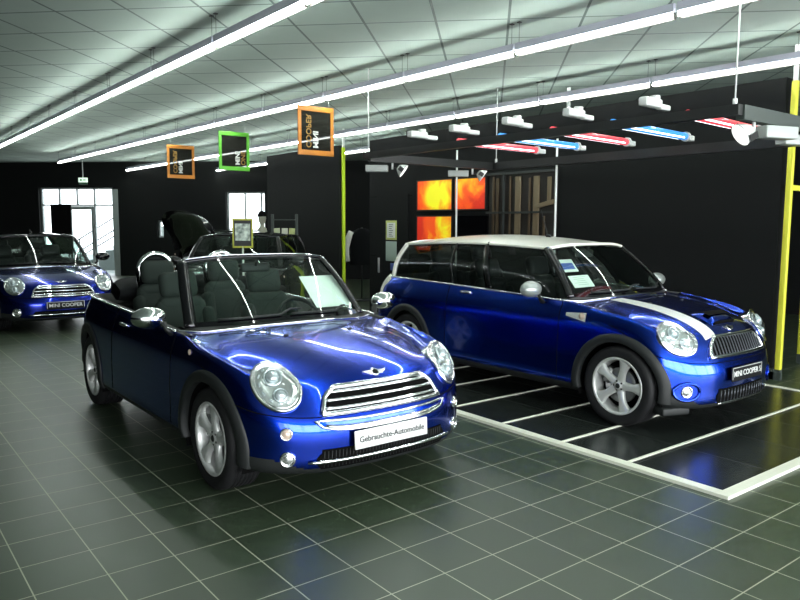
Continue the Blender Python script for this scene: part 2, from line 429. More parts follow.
def mirror(L, parent, sg, y, z, m, x=.92):
    b = MB()
    prof = []
    for i in range(13):
        A = -PI/2+PI*i/12; prof.append((math.cos(A), math.sin(A)))
    n = 24; G = []
    for (r, h) in prof:
        row = []
        for k in range(n+1):
            A = 2*PI*k/n; yy = .075*r*math.sin(A)
            if yy > .02: yy = .02+(yy-.02)*.15
            row.append((sg*(x+.112*h), y+yy, z+.068*r*math.cos(A)))
        G.append(row)
    b.grid(G, flip=sg < 0)
    o = b.build('door_mirror', m, parent)
    b = MB(); p, nn = L.side(y-.02, z-.115, 0, sg)
    b.tube([p, p+Vector((sg*.035, -.005, .035)), (sg*(x-.09), y-.01, z-.035)], [.028, .024, .02], 10, ry=.016)
    b.build('mirror_arm', M['plastic'], o)
    b = MB(); b.lathe([(0, 0), (.055, 0), (.058, -.004)], c=(sg*x, y+.034, z), axis='y', n=20); b.build('mirror_glass', M['chrome'], o)
    return o
def seat(parent, x, y, z, w=.50, rake=.32, head=True, fab='fabric'):
    """seat facing -y; x,y,z = centre of cushion front-to-back, top of cushion z"""
    b = MB(); b.rbox((x, y, z-.07), (w, .50, .16), .06, Matrix.Rotation(.10, 3, 'X')); 
    for sg in (-1, 1): b.rbox((x+sg*(w/2-.05), y, z-.035), (.09, .48, .15), .045, Matrix.Rotation(.10, 3, 'X'))
    s = b.build('seat', M[fab], parent)
    R = Matrix.Rotation(-rake, 3, 'X'); base = Vector((x, y+.24, z-.03))
    b = MB(); 
    pts = []
    b.rbox(base+R @ Vector((0, 0, .30)), (w*.80, .11, .60), .05, R)
    for sg in (-1, 1): b.rbox(base+R @ Vector((sg*(w/2-.055), -.03, .27)), (.10, .15, .50), .05, R)
    b.rbox(base+R @ Vector((0, .0, .56)), (w*.72, .12, .12), .05, R)
    b.build('seat_back', M[fab], s)
    if head:
        b = MB(); b.rbox(base+R @ Vector((0, -.01, .715)), (w*.60, .11, .21), .055, R)
        for sg in (-1, 1): b.tube([base+R @ Vector((sg*.06, .0, .58)), base+R @ Vector((sg*.06, .0, .68))], .007, 8)
        b.build('headrest', M[fab], s)
    return s
def steering(parent, x, y, z):
    b = MB(); R = Matrix.Rotation(-.42, 3, 'X'); c = Vector((x, y, z))
    b.tube([c+R @ Vector((.18*math.cos(2*PI*k/32), 0, .18*math.sin(2*PI*k/32))) for k in range(32)], .015, 10, closed=True)
    b.lathe([(0, -.03), (.05, -.025), (.065, .0), (.06, .03)], c=c, axis='y', rot=R, n=20)
    for a in (0, PI, -PI/2): b.tube([c+R @ Vector((.05*math.cos(a), .0, .05*math.sin(a))), c+R @ Vector((.175*math.cos(a), 0, .175*math.sin(a)))], .012, 8)
    b.tube([c, c+R @ Vector((0, -.22, 0))], .03, 8)
    return b.build('steering_wheel', M['leather'], parent)

def make_car(cfg):
    """a compact two-door car; nose to -y, origin on the ground under the front axle"""
    root = thing(cfg['name'], cfg['label'], 'car', cfg['loc'], cfg.get('rz', 0.))
    L = Loft(cfg); wb = cfg['wb']; R = cfg.get('R', .302); pm = M[cfg['paint']]; body = cfg['body']
    zs = cfg.get('zs', 0.); tail = wb+cfg['rear']; ctr = L.ctr
    V = L.V; n = len(L.faces)
    fc = np.array([V[list(f)].mean(0) for f in L.faces])
    arch = np.zeros(n, bool)
    for ay in (0, wb): arch |= (np.hypot(fc[:, 1]-ay, fc[:, 2]-R) < .352) & (fc[:, 0] > .40) & (fc[:, 2] < .72)
    r = np.array([c[0] for c in ctr]); c = np.array([c[1] for c in ctr])
    cd0 = 7.28; cd1 = cfg.get('door_c', 9.4)
    low = (r < 1.3+cfg.get('low_x', .5)*np.clip(2.1-abs(c-4.4), 0, 1)) & (c < 15.1)
    hd_low = np.where(c < 4.6, 4.0, 4.0+1.1*np.clip((c-4.6)/1.6, 0, 1))
    hood = (r >= hd_low) & (c < 7.0+0*r)
    bump = (r < 4.0) & (c < 5.3) & ~low
    door = (c > cd0) & (c < cd1) & (r > 1.3) & (r < 7)
    rbump = (c > 12.2) & (r < 3.6) & ~low
    rest = ~(low | hood | bump | door | rbump)
    ok = ~arch
    hatch = cfg.get('hood_open')
    panel('lower_trim', L, low & ok, M['plastic'], root)
    ho = panel('hood', L, hood & ok, pm, root)
    panel('front_bumper', L, bump & ok, pm, root)
    panel('rear_bumper', L, rbump & ok, pm, root)
    for sd in (0, 1): panel('front_wing', L, rest & ok & (c < 8), pm, root, (sd,))
    panel('body_shell', L, rest & ok & (c >= 8), pm, root)
    doors = [panel('door', L, door & ok, pm, root, (sd,)) for sd in (0, 1)]
    # shut lines
    for sg in (1, -1):
        f = np.array([sg, 1, 1.])
        for ln in ([(4.0, 0), (4.0, 4.6), (5.1, 6.2)], [(1.4, cd0), (7, cd0)], [(1.4, cd1), (7, cd1)], [(6.6, 6.6), (6.9, 7.0), (11, 7.0)], [(3.6, 12.2), (3.6, 15)]):
            P = [p*f for p in L.line(ln)]
            P = [p for p in P if min(math.hypot(p[1]-ay, p[2]-R) for ay in (0, wb)) > .37]
            b = MB(); b.tube(P, .0032, 6); b.build('panel_gap', M['void'], root)
    # floor pan, wheel wells
    b = MB(); b.box((0, (tail-.36)/2, .235), (1.38, tail-.04, .07))
    b.box((0, -.02, .46), (.84, .84, .38)); b.box((0, wb+.1, .5), (.98, cfg['rear']*1.0, .36))
    b.build('underbody', M['void'], root)
    for ay in (0, wb):
        for sg in (1, -1):
            b = MB(); G = []
            for k in range(25):
                A = -.35+(PI+.7)*k/24
                rr_ = .362
                yy, zz = ay+rr_*math.cos(A), R+rr_*math.sin(A)
                xo = L.side(yy, max(zz, .26), -.012)[0].x
                G.append([(sg*.50, yy, zz), (sg*xo, yy, zz)])
            b.grid(G); b.box((sg*.50, ay, R+.14), (.02, .72, .44)); b.build('wheel_well', M['void'], root)
            # cladding ring that follows the body
            b = MB(); G = []
            for k in range(41):
                A = -.20+(PI+.40)*k/40; row = []
                ca, sa = math.cos(A), math.sin(A)
                wd = .062
                for (q, off) in ((.340, -.03), (.340, .012), (.346, .018), (.346+wd*.5, .018), (.346+wd-.006, .012), (.346+wd, .002), (.346+wd, -.01)):
                    yy, zz = ay+q*ca, R+q*sa
                    z2 = max(zz, .24)
                    p = L.side(min(yy, tail-.14), z2, 0)[0]; row.append((sg*(p.x+off), yy, zz))
                G.append(row)
            b.grid(G); weld(b.build('wheel_arch_trim', M['plastic'], root))
            add_wheel(root, ay, sg, cfg['wheel'], R, cfg.get('spin', (0, .3))[0 if ay == 0 else 1], cfg.get('xo', .80))
    # belt chrome strip
    for sg in (1, -1):
        b = MB()
        P = [p*np.array([sg, 1, 1.]) for p in L.line([(7, 7.3), (7, 13.2)])]; b.tube([Vector(p)+Vector((sg*.002, 0, .004)) for p in P], .011, 8, ry=.008)
        b.build('belt_trim', M['chrome'], root)
    # door handles
    for sd, sg in ((0, 1), (1, -1)):
        yh = L.S(7, cd1-.25)[1]-.10; zh = cfg.get('handle_z', .843)
        b = MB(); P = []
        for t in np.linspace(-1, 1, 9): P.append(L.side(yh+.075*t, zh, .022*(1-t**4), sg)[0])
        b.tube(P, .010, 8, ry=.013); b.build('door_handle', M['chrome'], doors[sd])
        mirror(L, root, sg, cfg.get('mir_y', .72), cfg.get('mir_z', .965), M[cfg['mirror']], cfg.get('mir_x', .925))
    # ---------------- nose
    gz0, gz1 = cfg['grille']
    style = cfg['face']
    if style == 'bars':
        prof = lambda t: .41-.055*t-.05*max(0, t-.62)**1.5*4
    else:
        prof = lambda t: .40-.07*t-.30*max(0, t-.55)**2
    b = MB(); b.grid(project_poly(L, prof, gz0, gz1, 28, 12, .006)); gr = b.build('grille', M['void'], root)
    edge = [L.front(prof(t)*1.0, gz0+(gz1-gz0)*t, .010)[0] for t in np.linspace(0, 1, 14)]
    topl = [L.front(prof(1)*x, gz1, .010)[0] for x in np.linspace(1, -1, 22)][1:-1]
    bot = [L.front(prof(0)*x, gz0, .010)[0] for x in np.linspace(-1, 1, 22)][1:-1]
    ringp = edge+topl+[Vector((-p.x, p.y, p.z)) for p in edge[::-1]]+bot
    b = MB(); b.tube(ringp, cfg.get('ring', .014), 8, closed=True, up=(0, -1, 0)); b.build('grille_surround', M['chrome'], gr)
    if style == 'bars':
        for k in range(cfg.get('nbars', 3)):
            t = (k+.65)/cfg.get('nbars', 3)*.92
            b = MB(); b.tube([L.front(prof(t)*x*.99, gz0+(gz1-gz0)*t, .012)[0] for x in np.linspace(-1, 1, 25)], .0095, 8, ry=.012, up=(0, -1, 0)); b.build('grille_bar', M['chrome'], gr)
    else:
        for k in range(19):
            x = -.36+.04*k; tt = [t for t in np.linspace(.04, .97, 9) if abs(x) < prof(t)-.01]
            if len(tt) < 3: continue
            b = MB(); b.tube([L.front(x, gz0+(gz1-gz0)*t, .008)[0] for t in tt], .0035, 6, ry=.007, up=(1, 0, 0)); b.build('grille_bar', M['darkmetal'], gr)
    # emblem on the nose
    p, nn = L.front(0, cfg['badge_z']); ux = Vector((1, 0, 0)); uy = nn.cross(ux); rot = Matrix((ux, uy, nn)).transposed()
    if uy.z < 0: uy = -uy
    b = MB(); b.lathe([(0, .008), (.020, .007), (.0235, .009), (.0275, .008), (.029, 0)], c=p, rot=rot, n=24)
    for sg in (-1, 1):
        for i, (l, o) in enumerate(((.082, .012), (.075, .003), (.062, -.006), (.048, -.014))):
            b.rbox(p+nn*.004+ux*sg*(.024+(l-.024)/2)+uy*o, (l-.024, .0068, .006), .002, rot)
    b.build('emblem', M['chrome'], root)
    b = MB(); b.lathe([(0, .0095), (.019, .0085)], c=p, rot=rot, n=20); b.box(p+nn*.0095, (.03, .006, .002), rot)
    b.build('emblem_centre', M['gloss'], root)
    for sg in (-1, 1):
        headlight(L, root, sg*cfg['hl'][0], cfg['hl'][1], cfg['hl'][2], cfg['hl'][3], cfg.get('hl_tilt', 20.))
    # lower intake
    iz0, iz1, iw = cfg['intake']
    ip = lambda t: iw*(.93+.07*math.sin(PI*min(1, t*1.2)))
    b = MB(); b.grid(project_poly(L, ip, iz0, iz1, 26, 6, .004)); it = b.build('lower_intake', M['void'], root)
    if style == 'bars':
        b = MB(); zc = iz0+(iz1-iz0)*.42
        b.tube([L.front(x, zc, .014)[0] for x in np.linspace(-iw-.045, iw+.045, 30)], [.004]+[.011]*28+[.004], 8, up=(0, -1, 0)); b.build('intake_bar', M['chrome'], it)
        b = MB()
        for k in range(40):
            x = -iw*.9+k*iw*1.8/39; b.tube([L.front(x, iz0+.01, .004)[0], L.front(x, iz1-.01, .004)[0]], .003, 4)
        b.build('intake_mesh', M['plastic'], it)
        # chrome smile on the bumper
        if cfg.get('smile'):
            s0, s1, sw = cfg['smile']
            up_ = lambda x: L.front(sw*x, s1+.012*x*x, .008)[0]
            lo_ = lambda x: L.front(x*(sw-.04), s0+.030*abs(x)**5, .008)[0]
            xs = np.linspace(-1, 1, 29)
            b = MB(); b.tube([up_(x) for x in xs]+[lo_(x) for x in xs[::-1]], .0085, 8, closed=True, up=(0, -1, 0)); sm = b.build('bumper_strip', M['chrome'], root)
            b = MB(); b.grid([[up_(x)*t+lo_(x)*(1-t)+Vector((0, .006, 0)) for x in xs] for t in (0, .5, 1)]); b.build('strip_insert', pm, sm)
            b = MB(); b.tube([up_(x*.93)*.30+lo_(x*.93)*.70+Vector((0, -.002, 0)) for x in xs], .011, 8, ry=.008, up=(0, -1, 0)); b.build('strip_bar', M['chrome'], sm)
        for sg in (-1, 1):
            round_lamp(L, root, 'fog_lamp', sg*cfg['fog'][0], cfg['fog'][1], cfg['fog'][2], M['lens' if 0 else 'reflector'])
            if cfg.get('ind'): round_lamp(L, root, 'indicator_lamp', sg*cfg['ind'][0], cfg['ind'][1], .032, M['amber'])
    else:
        for k in range(15):
            x = -iw*.86+k*iw*1.72/14
            b = MB(); b.tube([L.front(x, iz0+.012, .007)[0], L.front(x, iz1-.012, .007)[0]], .0035, 6); b.build('intake_bar', M['darkmetal'], it)
        b = MB(); b.tube([L.front(ip(0)*x, iz0, .006)[0] for x in np.linspace(-1, 1, 20)], .008, 8); b.build('intake_lip', M['chrome'], it)
        for sg in (-1, 1):
            x0, z0, _ = cfg['fog']
            b = MB(); grid_closed(b, ellipse_patch(L, sg*x0, z0, .085, .062, .0, .004)); s_ = b.build('brake_duct', pm, root); weld(s_)
            b = MB(); pts = [L.front(sg*x0+.088*math.cos(2*PI*k/28), z0+.065*math.sin(2*PI*k/28), .006)[0] for k in range(28)]
            b.tube(pts, .011, 8, closed=True); b.build('duct_rim', pm, s_)
            round_lamp(L, root, 'fog_lamp', sg*(x0+.005), z0, .042, M['reflector'])
            # side scuttle
            b = MB(); G = []
            for t in np.linspace(0, 1, 10):
                G.append([L.side(.29+.20*t, .775+zs*.6+.010*t+ (q-.5)*(.070-.045*t), .010, sg)[0] for q in (0, .3, .7, 1)])
            b.grid(G); sc_ = b.build('side_scuttle', M['alloy'], root)
            b = MB(); pc, pn = L.side(.33, .780+zs*.6, .012, sg); b.lathe([(0, .010*sg), (.022, .008*sg), (.030, .0)], c=pc, axis='x', rot=Matrix.Identity(3), n=18); b.build('side_indicator', M['amber'], sc_)
        # splitter under the bumper ends
        for sg in (-1, 1):
            b = MB(); b.rbox((sg*.64, -.365, .175), (.24, .13, .06), .015, Matrix.Rotation(.35*sg, 3, 'Z')); b.build('air_deflector', M['plastic'], root)
    if style == 'bars' and cfg.get('sideind', 1):
        for sg in (-1, 1):
            p, nn = L.side(.27, .775+zs, .0, sg); b = MB(); b.lathe([(0, .010*sg), (.015, .008*sg), (.020, .0)], c=p, axis='x', n=18); b.build('side_indicator', M['amber'], root)
    pz, pw, ph, ptxt, pwhite, ps = cfg['plate']
    if ptxt: plate(L, root, pz, pw, ph, ptxt, pwhite, ps, off=cfg.get('plate_off', .022))
    # hood stripes and scoop
    if cfg.get('stripes'):
        for sg in (-1,):
            G = []
            for t in np.linspace(0, 1, 30):
                yc = .36+(-.47-.36)*t
                G.append([L.top(sg*(x*(1-.06*t)), yc+.03*(x-.3), .0025)[0] for x in np.linspace(.255, .405, 6)])
            b = MB(); b.grid(G); b.build('hood_stripe', M['white'], ho)
        G = []
        for t in np.linspace(0, 1, 10):
            y = -.40+.20*t
            G.append([L.top(.185*x, y, .002+.038*math.sin(PI/2*min(1, 1.6*(1-t)))*(1-abs(x)**4)*(t > 0)*1.0)[0] for x in np.linspace(-1, 1, 17)])
        b = MB(); b.grid(G); scp = b.build('hood_scoop', pm, ho)
        b = MB(); b.grid([[L.top(.150*x, y, off)[0] for x in np.linspace(-1, 1, 9)] for y, off in ((-.405, .006), (-.396, .030))]); b.build('scoop_mouth', M['void'], scp)
        b = MB(); b.grid([[L.top(.155*x, -.345+.13*t, .043*math.sin(PI/2*min(1, 1.6*(1-(.055+.13*t)/.2)))+.004)[0] for x in np.linspace(-1, 1, 9)] for t in np.linspace(0, .45, 4)]); b.build('scoop_grille', M['void'], scp)
    # washers
    for sg in (-1, 1):
        b = MB(); p, nn = L.top(sg*.24, .10, .004); b.rbox(p, (.03, .02, .008), .003); b.build('washer_jet', M['plastic'], ho)
    if hatch:
        ho.matrix_local = Matrix.Translation((0, .42, .90)) @ Matrix.Rotation(-hatch, 4, 'X') @ Matrix.Translation((0, -.42, -.90))
    # ---------------- glasshouse
    hz = cfg['head_z']; hy = cfg['head_y']; hw = cfg.get('head_w', .575)
    Ab = np.array(cfg.get('a_base', (.70, .60, .872)))+np.array([0, 0, zs])
    yc = cfg.get('cowl_y', .44)
    cow = curve([mirx(Ab), (-.42, yc+.055, .882+zs), (0, yc, .893+zs), (.42, yc+.055, .882+zs), Ab], 33)
    Ht = np.array([hw, hy+.055, hz-.030])
    hdr = curve([mirx(Ht), (-.36, hy+.014, hz-.007), (0, hy, hz), (.36, hy+.014, hz-.007), Ht], 33)
    mid = (Ab+Ht)/2+np.array([.010, -.012, .010])
    AR = curve([Ab, mid, Ht], 17); AL = mirx(AR)
    WS = coons(cow, hdr, AL, AR, (0, -.012, .007))
    b = MB(); b.grid(WS); wsn = b.build('windscreen', M['glass'], root)
    b = MB(); e_ = WS+np.array([0, -.004, .003])
    for g_ in (e_[:2], e_[-2:], e_[:, :2], e_[:, -2:]): b.grid(g_)
    b.build('glass_border', M['gloss'], wsn)
    hr = np.array([L.S(11, cc) for cc in np.linspace(0, 7.0, 17)]); hr = np.concatenate([mirx(hr[:0:-1]), hr])
    b = MB(); cb = cow+np.array([0, .004, .003]); b.grid(np.stack([hr+np.array([0, 0, .003]), (hr+cb)/2-np.array([0, 0, .006]), cb])); b.build('cowl_panel', M['plastic'], root)
    b = MB(); b.tube(hr+np.array([0, -.004, .004]), .0055, 6); b.build('cowl_seal', M['chrome'], root)
    pm_frame = M[cfg.get('frame', 'gloss')]
    for S_, sg in ((AR, 1), (AL, -1)):
        b = MB(); b.tube(S_, .037, 10, ry=.020, up=(sg*.5, -1, .6)); b.build('windscreen_pillar', pm_frame, root)
    # wipers
    for x0, x1 in ((-.52, .10), (.02, .60)):
        b = MB(); u0 = (x0+.76)/1.52; P = []
        for t in np.linspace(0, 1, 8):
            u = (x0+(x1-x0)*t+.74)/1.48; q = WS[int(1+1.2*t), int(np.clip(u*32, 1, 31))]; P.append(q+np.array([0, -.016, .014]))
        b.tube(P, .007, 6); b.build('wiper', M['plastic'], root)
    # inside mirror
    b = MB(); b.rbox((0, hy+.075, hz-.085), (.235, .035, .068), .03); b.tube([(0, hy+.03, hz-.02), (0, hy+.06, hz-.07)], .012, 8); im = b.build('interior_mirror', M['leather'], root)
    b = MB(); b.rbox((0, hy+.094, hz-.085), (.21, .004, .055), .002); b.build('mirror_glass', M['bulb'], im)
    # ---------------- interior tub
    b = MB(); G = []
    for cc in np.linspace(7.0, 15, 60):
        p = L.S(7 if cc > 7.3 else 7, cc); q = np.array(p); inn = q*np.array([.93, 1, 1]); inn[1] = min(q[1], tail-.16)
        lo = inn*np.array([.97, 1, 0])+np.array([0, 0, .34]); lo[1] = min(lo[1], tail-.30)
        G.append([q+np.array([0, 0, .002]), (q+inn)/2+np.array([0, 0, .004]), inn, lo, np.array([0, lo[1], .30])])
    b.grid(G); G2 = [[mirx(p) for p in g] for g in G]; b.grid(G2, flip=True)
    b.build('interior_tub', M['leather'], root)
    b = MB(); db = np.array([(x, .56+.16*abs(x)**2, .83+zs*.8) for x in np.linspace(-.70, .70, 21)])
    prof_d = [(-.10, .03), (.04, .045), (.12, .03), (.17, -.03), (.20, -.12), (.16, -.25), (.05, -.45)]
    b.grid([[p+np.array([0, dy, dz]) for p in db] for dy, dz in prof_d]); b.build('dashboard', M['leather'], root)
    steering(root, cfg.get('drv', .36), .98, .80+zs*.7)
    sy = cfg.get('seat_y', 1.38); fb_ = 'fabric' if body == 'open' else 'leather'; seat(root, .37, sy, .42+zs*.6, fab=fb_); seat(root, -.37, sy, .42+zs*.6, fab=fb_)
    if body == 'open':
        for sg in (-1, 1):
            seat(root, sg*.30, 1.86, .46, .48, .22)
            b = MB(); yy = 2.30; P = [(sg*.30-.15, yy, .80)]+[(sg*.30-.15*math.cos(PI*t), yy, 1.13+.16*math.sin(PI*t)) for t in np.linspace(0, 1, 13)]+[(sg*.30+.15, yy, .80)]
            b.tube(P, .022, 10); rh = b.build('roll_hoop', M['chrome'], root)
            b = MB(); b.grid([[(p_[0]*.96+sg*.012, yy+.004*q_, (p_[2]-.95)*q2+.95) for p_ in P[1:-1]] for q_, q2 in ((0, .97), (1, .5), (1, .0))]); b.build('hoop_panel', M['gloss'], rh)
        # folded soft top stack behind the seats, wrapped round the rear deck
        b = MB(); G = []
        for t in np.linspace(-1, 1, 31):
            x = .63*t; w = 1-abs(t)**6*.35; yf = 2.50-.32*abs(t)**3
            row = []
            for k in range(13):
                A = -PI/2+2*PI*k/12
                row.append((x, yf+.16+.20*w*math.cos(A), .975+.10*w*math.sin(A)+.012*math.sin(A*3+t*2)))
            G.append(row)
        b.grid(G); b.build('soft_top', M['cloth'], root)
        # header rail / top of windscreen
        b = MB(); b.tube(hdr+np.array([0, .012, 0]), .026, 10, ry=.017); b.build('windscreen_header', M['gloss'], root)
        b = MB(); b.tube(hdr+np.array([0, -.004, .017]), .005, 6); b.build('header_trim', M['chrome'], root)
        b = MB(); b.rbox((0, wb+.18, .80), (1.20, .30, .05), .02); b.build('tonneau_floor', M['cloth'], root)
        for sg in (-1, 1):   # raised quarter light posts of the front door glass
            b = MB(); P = [Ab+np.array([.0, .05, .0]), (Ab*.45+Ht*.55)+np.array([0, .06, .0])]
            b.tube([np.array([p[0]*sg, p[1], p[2]]) for p in P], .007, 6); b.build('glass_guide', M['chrome'], root)
    else:
        ry, rz_, rw = cfg['roof_rear']; ry2, rz2 = cfg['roof_mid'];
        Rt = np.array([rw, ry-.05, rz_-.03])
        rt = curve([mirx(Rt), (-.36, ry-.01, rz_-.006), (0, ry, rz_), (.36, ry-.01, rz_-.006), Rt], 33)
        RR = curve([Ht, (hw+.028, ry2, rz2-.035), Rt], 25); RL = mirx(RR)
        roof = coons(hdr, rt, RL, RR, (0, 0, 0))
        u = np.linspace(0, 1, 33)[None, :]; v = np.linspace(0, 1, 25)[:, None]
        roof[..., 2] += cfg.get('crown', .022)*(np.sin(PI*u)**.8)*np.sin(PI*v)**.7
        rm = M[cfg['roof']]
        b = MB(); b.grid(roof); b.build('roof', rm, root)
        b = MB()
        lip = np.concatenate([hdr, RR[1:], rt[::-1][1:], RL[::-1][1:-1]]); b.tube(lip, .022, 10, closed=True, ry=.016); b.build('roof_edge', rm, root)
        # rear pillar curve and tailgate glass
        cR = cfg.get('rear_c', 12.6); Db = np.array(L.S(7, cR))+np.array([-.015, -.02, .004])
        DR = curve([Db, (Db+Rt)/2+np.array([.022, .02, .01]), Rt], 17); DL = mirx(DR)
        rb = np.array([L.S(7, cc) for cc in np.linspace(cR, 15, 17)])+np.array([0, -.02, .004]); rb[0] = Db; rb = np.concatenate([rb, mirx(rb[::-1])[1:]])[::-1]
        b = MB(); b.grid(coons(rb, rt, DL, DR, (0, .02, 0))); b.build('rear_window', M['darkglass'], root)
        # side glazing
        bel = np.array([L.S(7, cc) for cc in np.linspace(7.0, cR, 25)])+np.array([-.012, 0, .004]); bel[-1] = Db
        k0 = 2; bel = np.concatenate([[Ab], bel[np.where(bel[:, 1] > Ab[1]+.08)[0]]]); bel = curve(bel, 25)
        for sg in (1, -1):
            f = np.array([sg, 1, 1.])
            S_ = coons(bel, RR, AR, DR, (.018, 0, 0))*f
            b = MB(); b.grid(S_); b.build('side_window', M['darkglass'], root)
            for uu, w in cfg['posts']:
                i = int(round(uu*24)); b = MB(); b.tube([p+np.array([sg*.004, 0, 0]) for p in S_[:, i]], w, 8, ry=.010, up=(sg, 0, 0)); b.build('side_pillar', M['gloss'], root)
            b = MB(); b.tube(S_[-1]+np.array([0, 0, -.012]), .018, 8, ry=.016); b.build('window_surround', M['gloss'], root)
            b = MB(); b.tube(DR*f, cfg.get('dw', .05), 10, ry=.024, up=(sg, .6, 0)); dp = b.build('rear_pillar', M[cfg.get('dpaint', 'gloss')], root)
            if cfg.get('tailframe'):
                P = [p*f+np.array([sg*.004, .004, 0]) for p in L.line([(7, 12.55), (3.7, 12.65)])]
                b = MB(); b.tube(P, [.045]*3+[.05]*(len(P)-3), 10, ry=.016, up=(sg, .8, 0)); b.build('rear_corner_panel', M[cfg['dpaint']], root)
            if cfg.get('waist_line'):
                P = [S_[int(.52*16), i]*.0+(S_[8, i]*.45+S_[9, i]*.55)+np.array([sg*.006, 0, 0]) for i in range(11, 24)]
                pass
        if cfg.get('headrear', 1):
            for sg in (-1, 1): seat(root, sg*.30, wb-.35, .50+zs, .46, .25, fab='leather')
        b = MB(); p = roof[6, 16] if not cfg.get('ant_front') else roof[cfg['ant_front'], 16]
        b.rbox((0, p[1], p[2]+.010), (.03, .06, .03), .012); b.tube([(0, p[1]+.01, p[2]+.02), (0, p[1]+.10, p[2]+.26 if cfg.get('ant_long') else p[2]+.05)], [.005, .003], 6); b.build('antenna', M['plastic'], root)
    return root, L

conv, Lc = make_car(dict(name='convertible_car', label='blue open-top convertible with white plate on its bumper, folded soft top', loc=(1.885, .70, 0), rz=0, wb=2.467, rear=.478, paint='blue', body='open',
    wheel='star', spin=(.12, .5), xo=.80, mirror='chrome', face='bars', nbars=3, grille=(.512, .642), ring=.016, badge_z=.687, hl=(.605, .672, .112, .156), hl_tilt=22., intake=(.215, .325, .46), smile=(.420, .472, .46),
    fog=(.60, .285, .040), ind=(.605, .425), plate=(.362, .52, .105, 'Gebrauchte-Automobile', True, .047), seat_y=1.14, a_base=(.672, .60, .874), head_z=1.312, head_y=.93, head_w=.566, frame='gloss', handle_z=.80, mir_y=.64, mir_z=.955))
club, Lk = make_car(dict(name='estate_car', label='blue estate car with silver roof and a white hood stripe on the black platform', loc=(4.885, .055, .015), rz=math.radians(0.4), wb=2.547, rear=.76, fy=.87, zs=.055, tail_up=.0, low_x=.95, paint='blue2', body='closed',
    wheel='five', spin=(.30, .5), R=.310, xo=.80, mirror='mirrorsilver', face='mesh', grille=(.560, .70), ring=.015, badge_z=.745, hl=(.622, .712, .120, .158), hl_tilt=48., intake=(.215, .325, .36),
    fog=(.615, .325, .04), plate=(.425, .46, .11, 'MINI COOPER S', False, .060), plate_off=.02, stripes=True, a_base=(.685, .545, .885), cowl_y=.385, head_z=1.362, head_y=.875, head_w=.54, roof='silverpaint', crown=.050, roof_rear=(2.90, 1.355, .57), roof_mid=(1.9, 1.392),
    rear_c=12.55, posts=((.385, .040), (.575, .018)), dw=.042, dpaint='silverpaint', tailframe=True, handle_z=.90, mir_y=.78, mir_z=1.005, door_c=9.6, ant_front=6, ant_long=True))

# ================================================================== the showroom
TILE = .29966
H = 3.30
S2 = math.sqrt(.5)
def grid_mat(name, col, line, pitch, width, rot=0., ox=0., oy=0., rough=.35, spec=.5, var=.12, linerough=.6, cloud=.1):
    m = mat(name, col, rough, 0, spec); n, l = nodes(m); b = n['Principled BSDF']
    tc = n.new('ShaderNodeTexCoord'); mp = n.new('ShaderNodeMapping'); mp.vector_type = 'TEXTURE'
    mp.inputs['Location'].default_value = (ox, oy, 0); mp.inputs['Rotation'].default_value = (0, 0, rot); mp.inputs['Scale'].default_value = (pitch,)*3
    l.new(tc.outputs['Object'], mp.inputs['Vector'])
    sx = n.new('ShaderNodeSeparateXYZ'); l.new(mp.outputs[0], sx.inputs[0])
    def mth(op, a, bb=None):
        q = n.new('ShaderNodeMath'); q.operation = op
        for i, v in enumerate((a, bb)):
            if v is None: continue
            if isinstance(v, (int, float)): q.inputs[i].default_value = v
            else: l.new(v, q.inputs[i])
        return q.outputs[0]
    lines = []
    for ax in ('X', 'Y'):
        f = mth('PINGPONG', sx.outputs[ax], .5); lines.append(mth('LESS_THAN', f, width/pitch/2))
    mask = mth('MAXIMUM', *lines)
    fl = n.new('ShaderNodeVectorMath'); fl.operation = 'FLOOR'; l.new(mp.outputs[0], fl.inputs[0])
    wn = n.new('ShaderNodeTexWhiteNoise'); wn.noise_dimensions = '2D'; l.new(fl.outputs[0], wn.inputs['Vector'])
    ns = n.new('ShaderNodeTexNoise'); ns.inputs['Scale'].default_value = 5.; ns.inputs['Detail'].default_value = 6; l.new(tc.outputs['Object'], ns.inputs['Vector'])
    k = mth('ADD', mth('MULTIPLY', mth('SUBTRACT', wn.outputs['Value'], .5), var), mth('MULTIPLY', mth('SUBTRACT', ns.outputs[0], .5), cloud*4))
    hsv = n.new('ShaderNodeHueSaturation'); hsv.inputs['Color'].default_value = (*col, 1); l.new(mth('ADD', k, 1.), hsv.inputs['Value'])
    mx = n.new('ShaderNodeMixRGB'); mx.inputs[2].default_value = (*line, 1); l.new(mask, mx.inputs[0]); l.new(hsv.outputs[0], mx.inputs[1]); l.new(mx.outputs[0], b.inputs['Base Color'])
    mr = mth('ADD', mth('MULTIPLY', mask, linerough-rough), rough)
    l.new(mth('ADD', mr, mth('MULTIPLY', mth('SUBTRACT', ns.outputs[0], .5), .12)), b.inputs['Roughness'])
    bp = n.new('ShaderNodeBump'); bp.inputs['Strength'].default_value = .25; bp.inputs['Distance'].default_value = .002
    l.new(mth('SUBTRACT', 1., mask), bp.inputs['Height']); l.new(bp.outputs[0], b.inputs['Normal'])
    return m
M['tile'] = grid_mat('slate_floor_tiles', (.043, .062, .037), (.42, .44, .33), TILE, .0055, rough=.36, spec=.5)
M['ptile'] = grid_mat('black_platform_tiles', (.020, .024, .022), (.026, .028, .026), .60, .004, ox=3.40, oy=.03, rough=.24, spec=.5, cloud=.15)
M['ceil'] = grid_mat('ceiling_panels', (.33, .40, .365), (.09, .12, .11), .625, .022, rot=math.radians(45), ox=S2*(3.76+1.995), oy=S2*(3.76-1.995), rough=.8, spec=.2, var=.05, cloud=.03)
M['blackwall'] = mat('matt_black_wall', (.0042, .005, .005), .75, 0, .25); noise_bump(M['blackwall'], 150, .1, .002)
M['greywall'] = mat('grey_wall', (.10, .11, .11), .8)
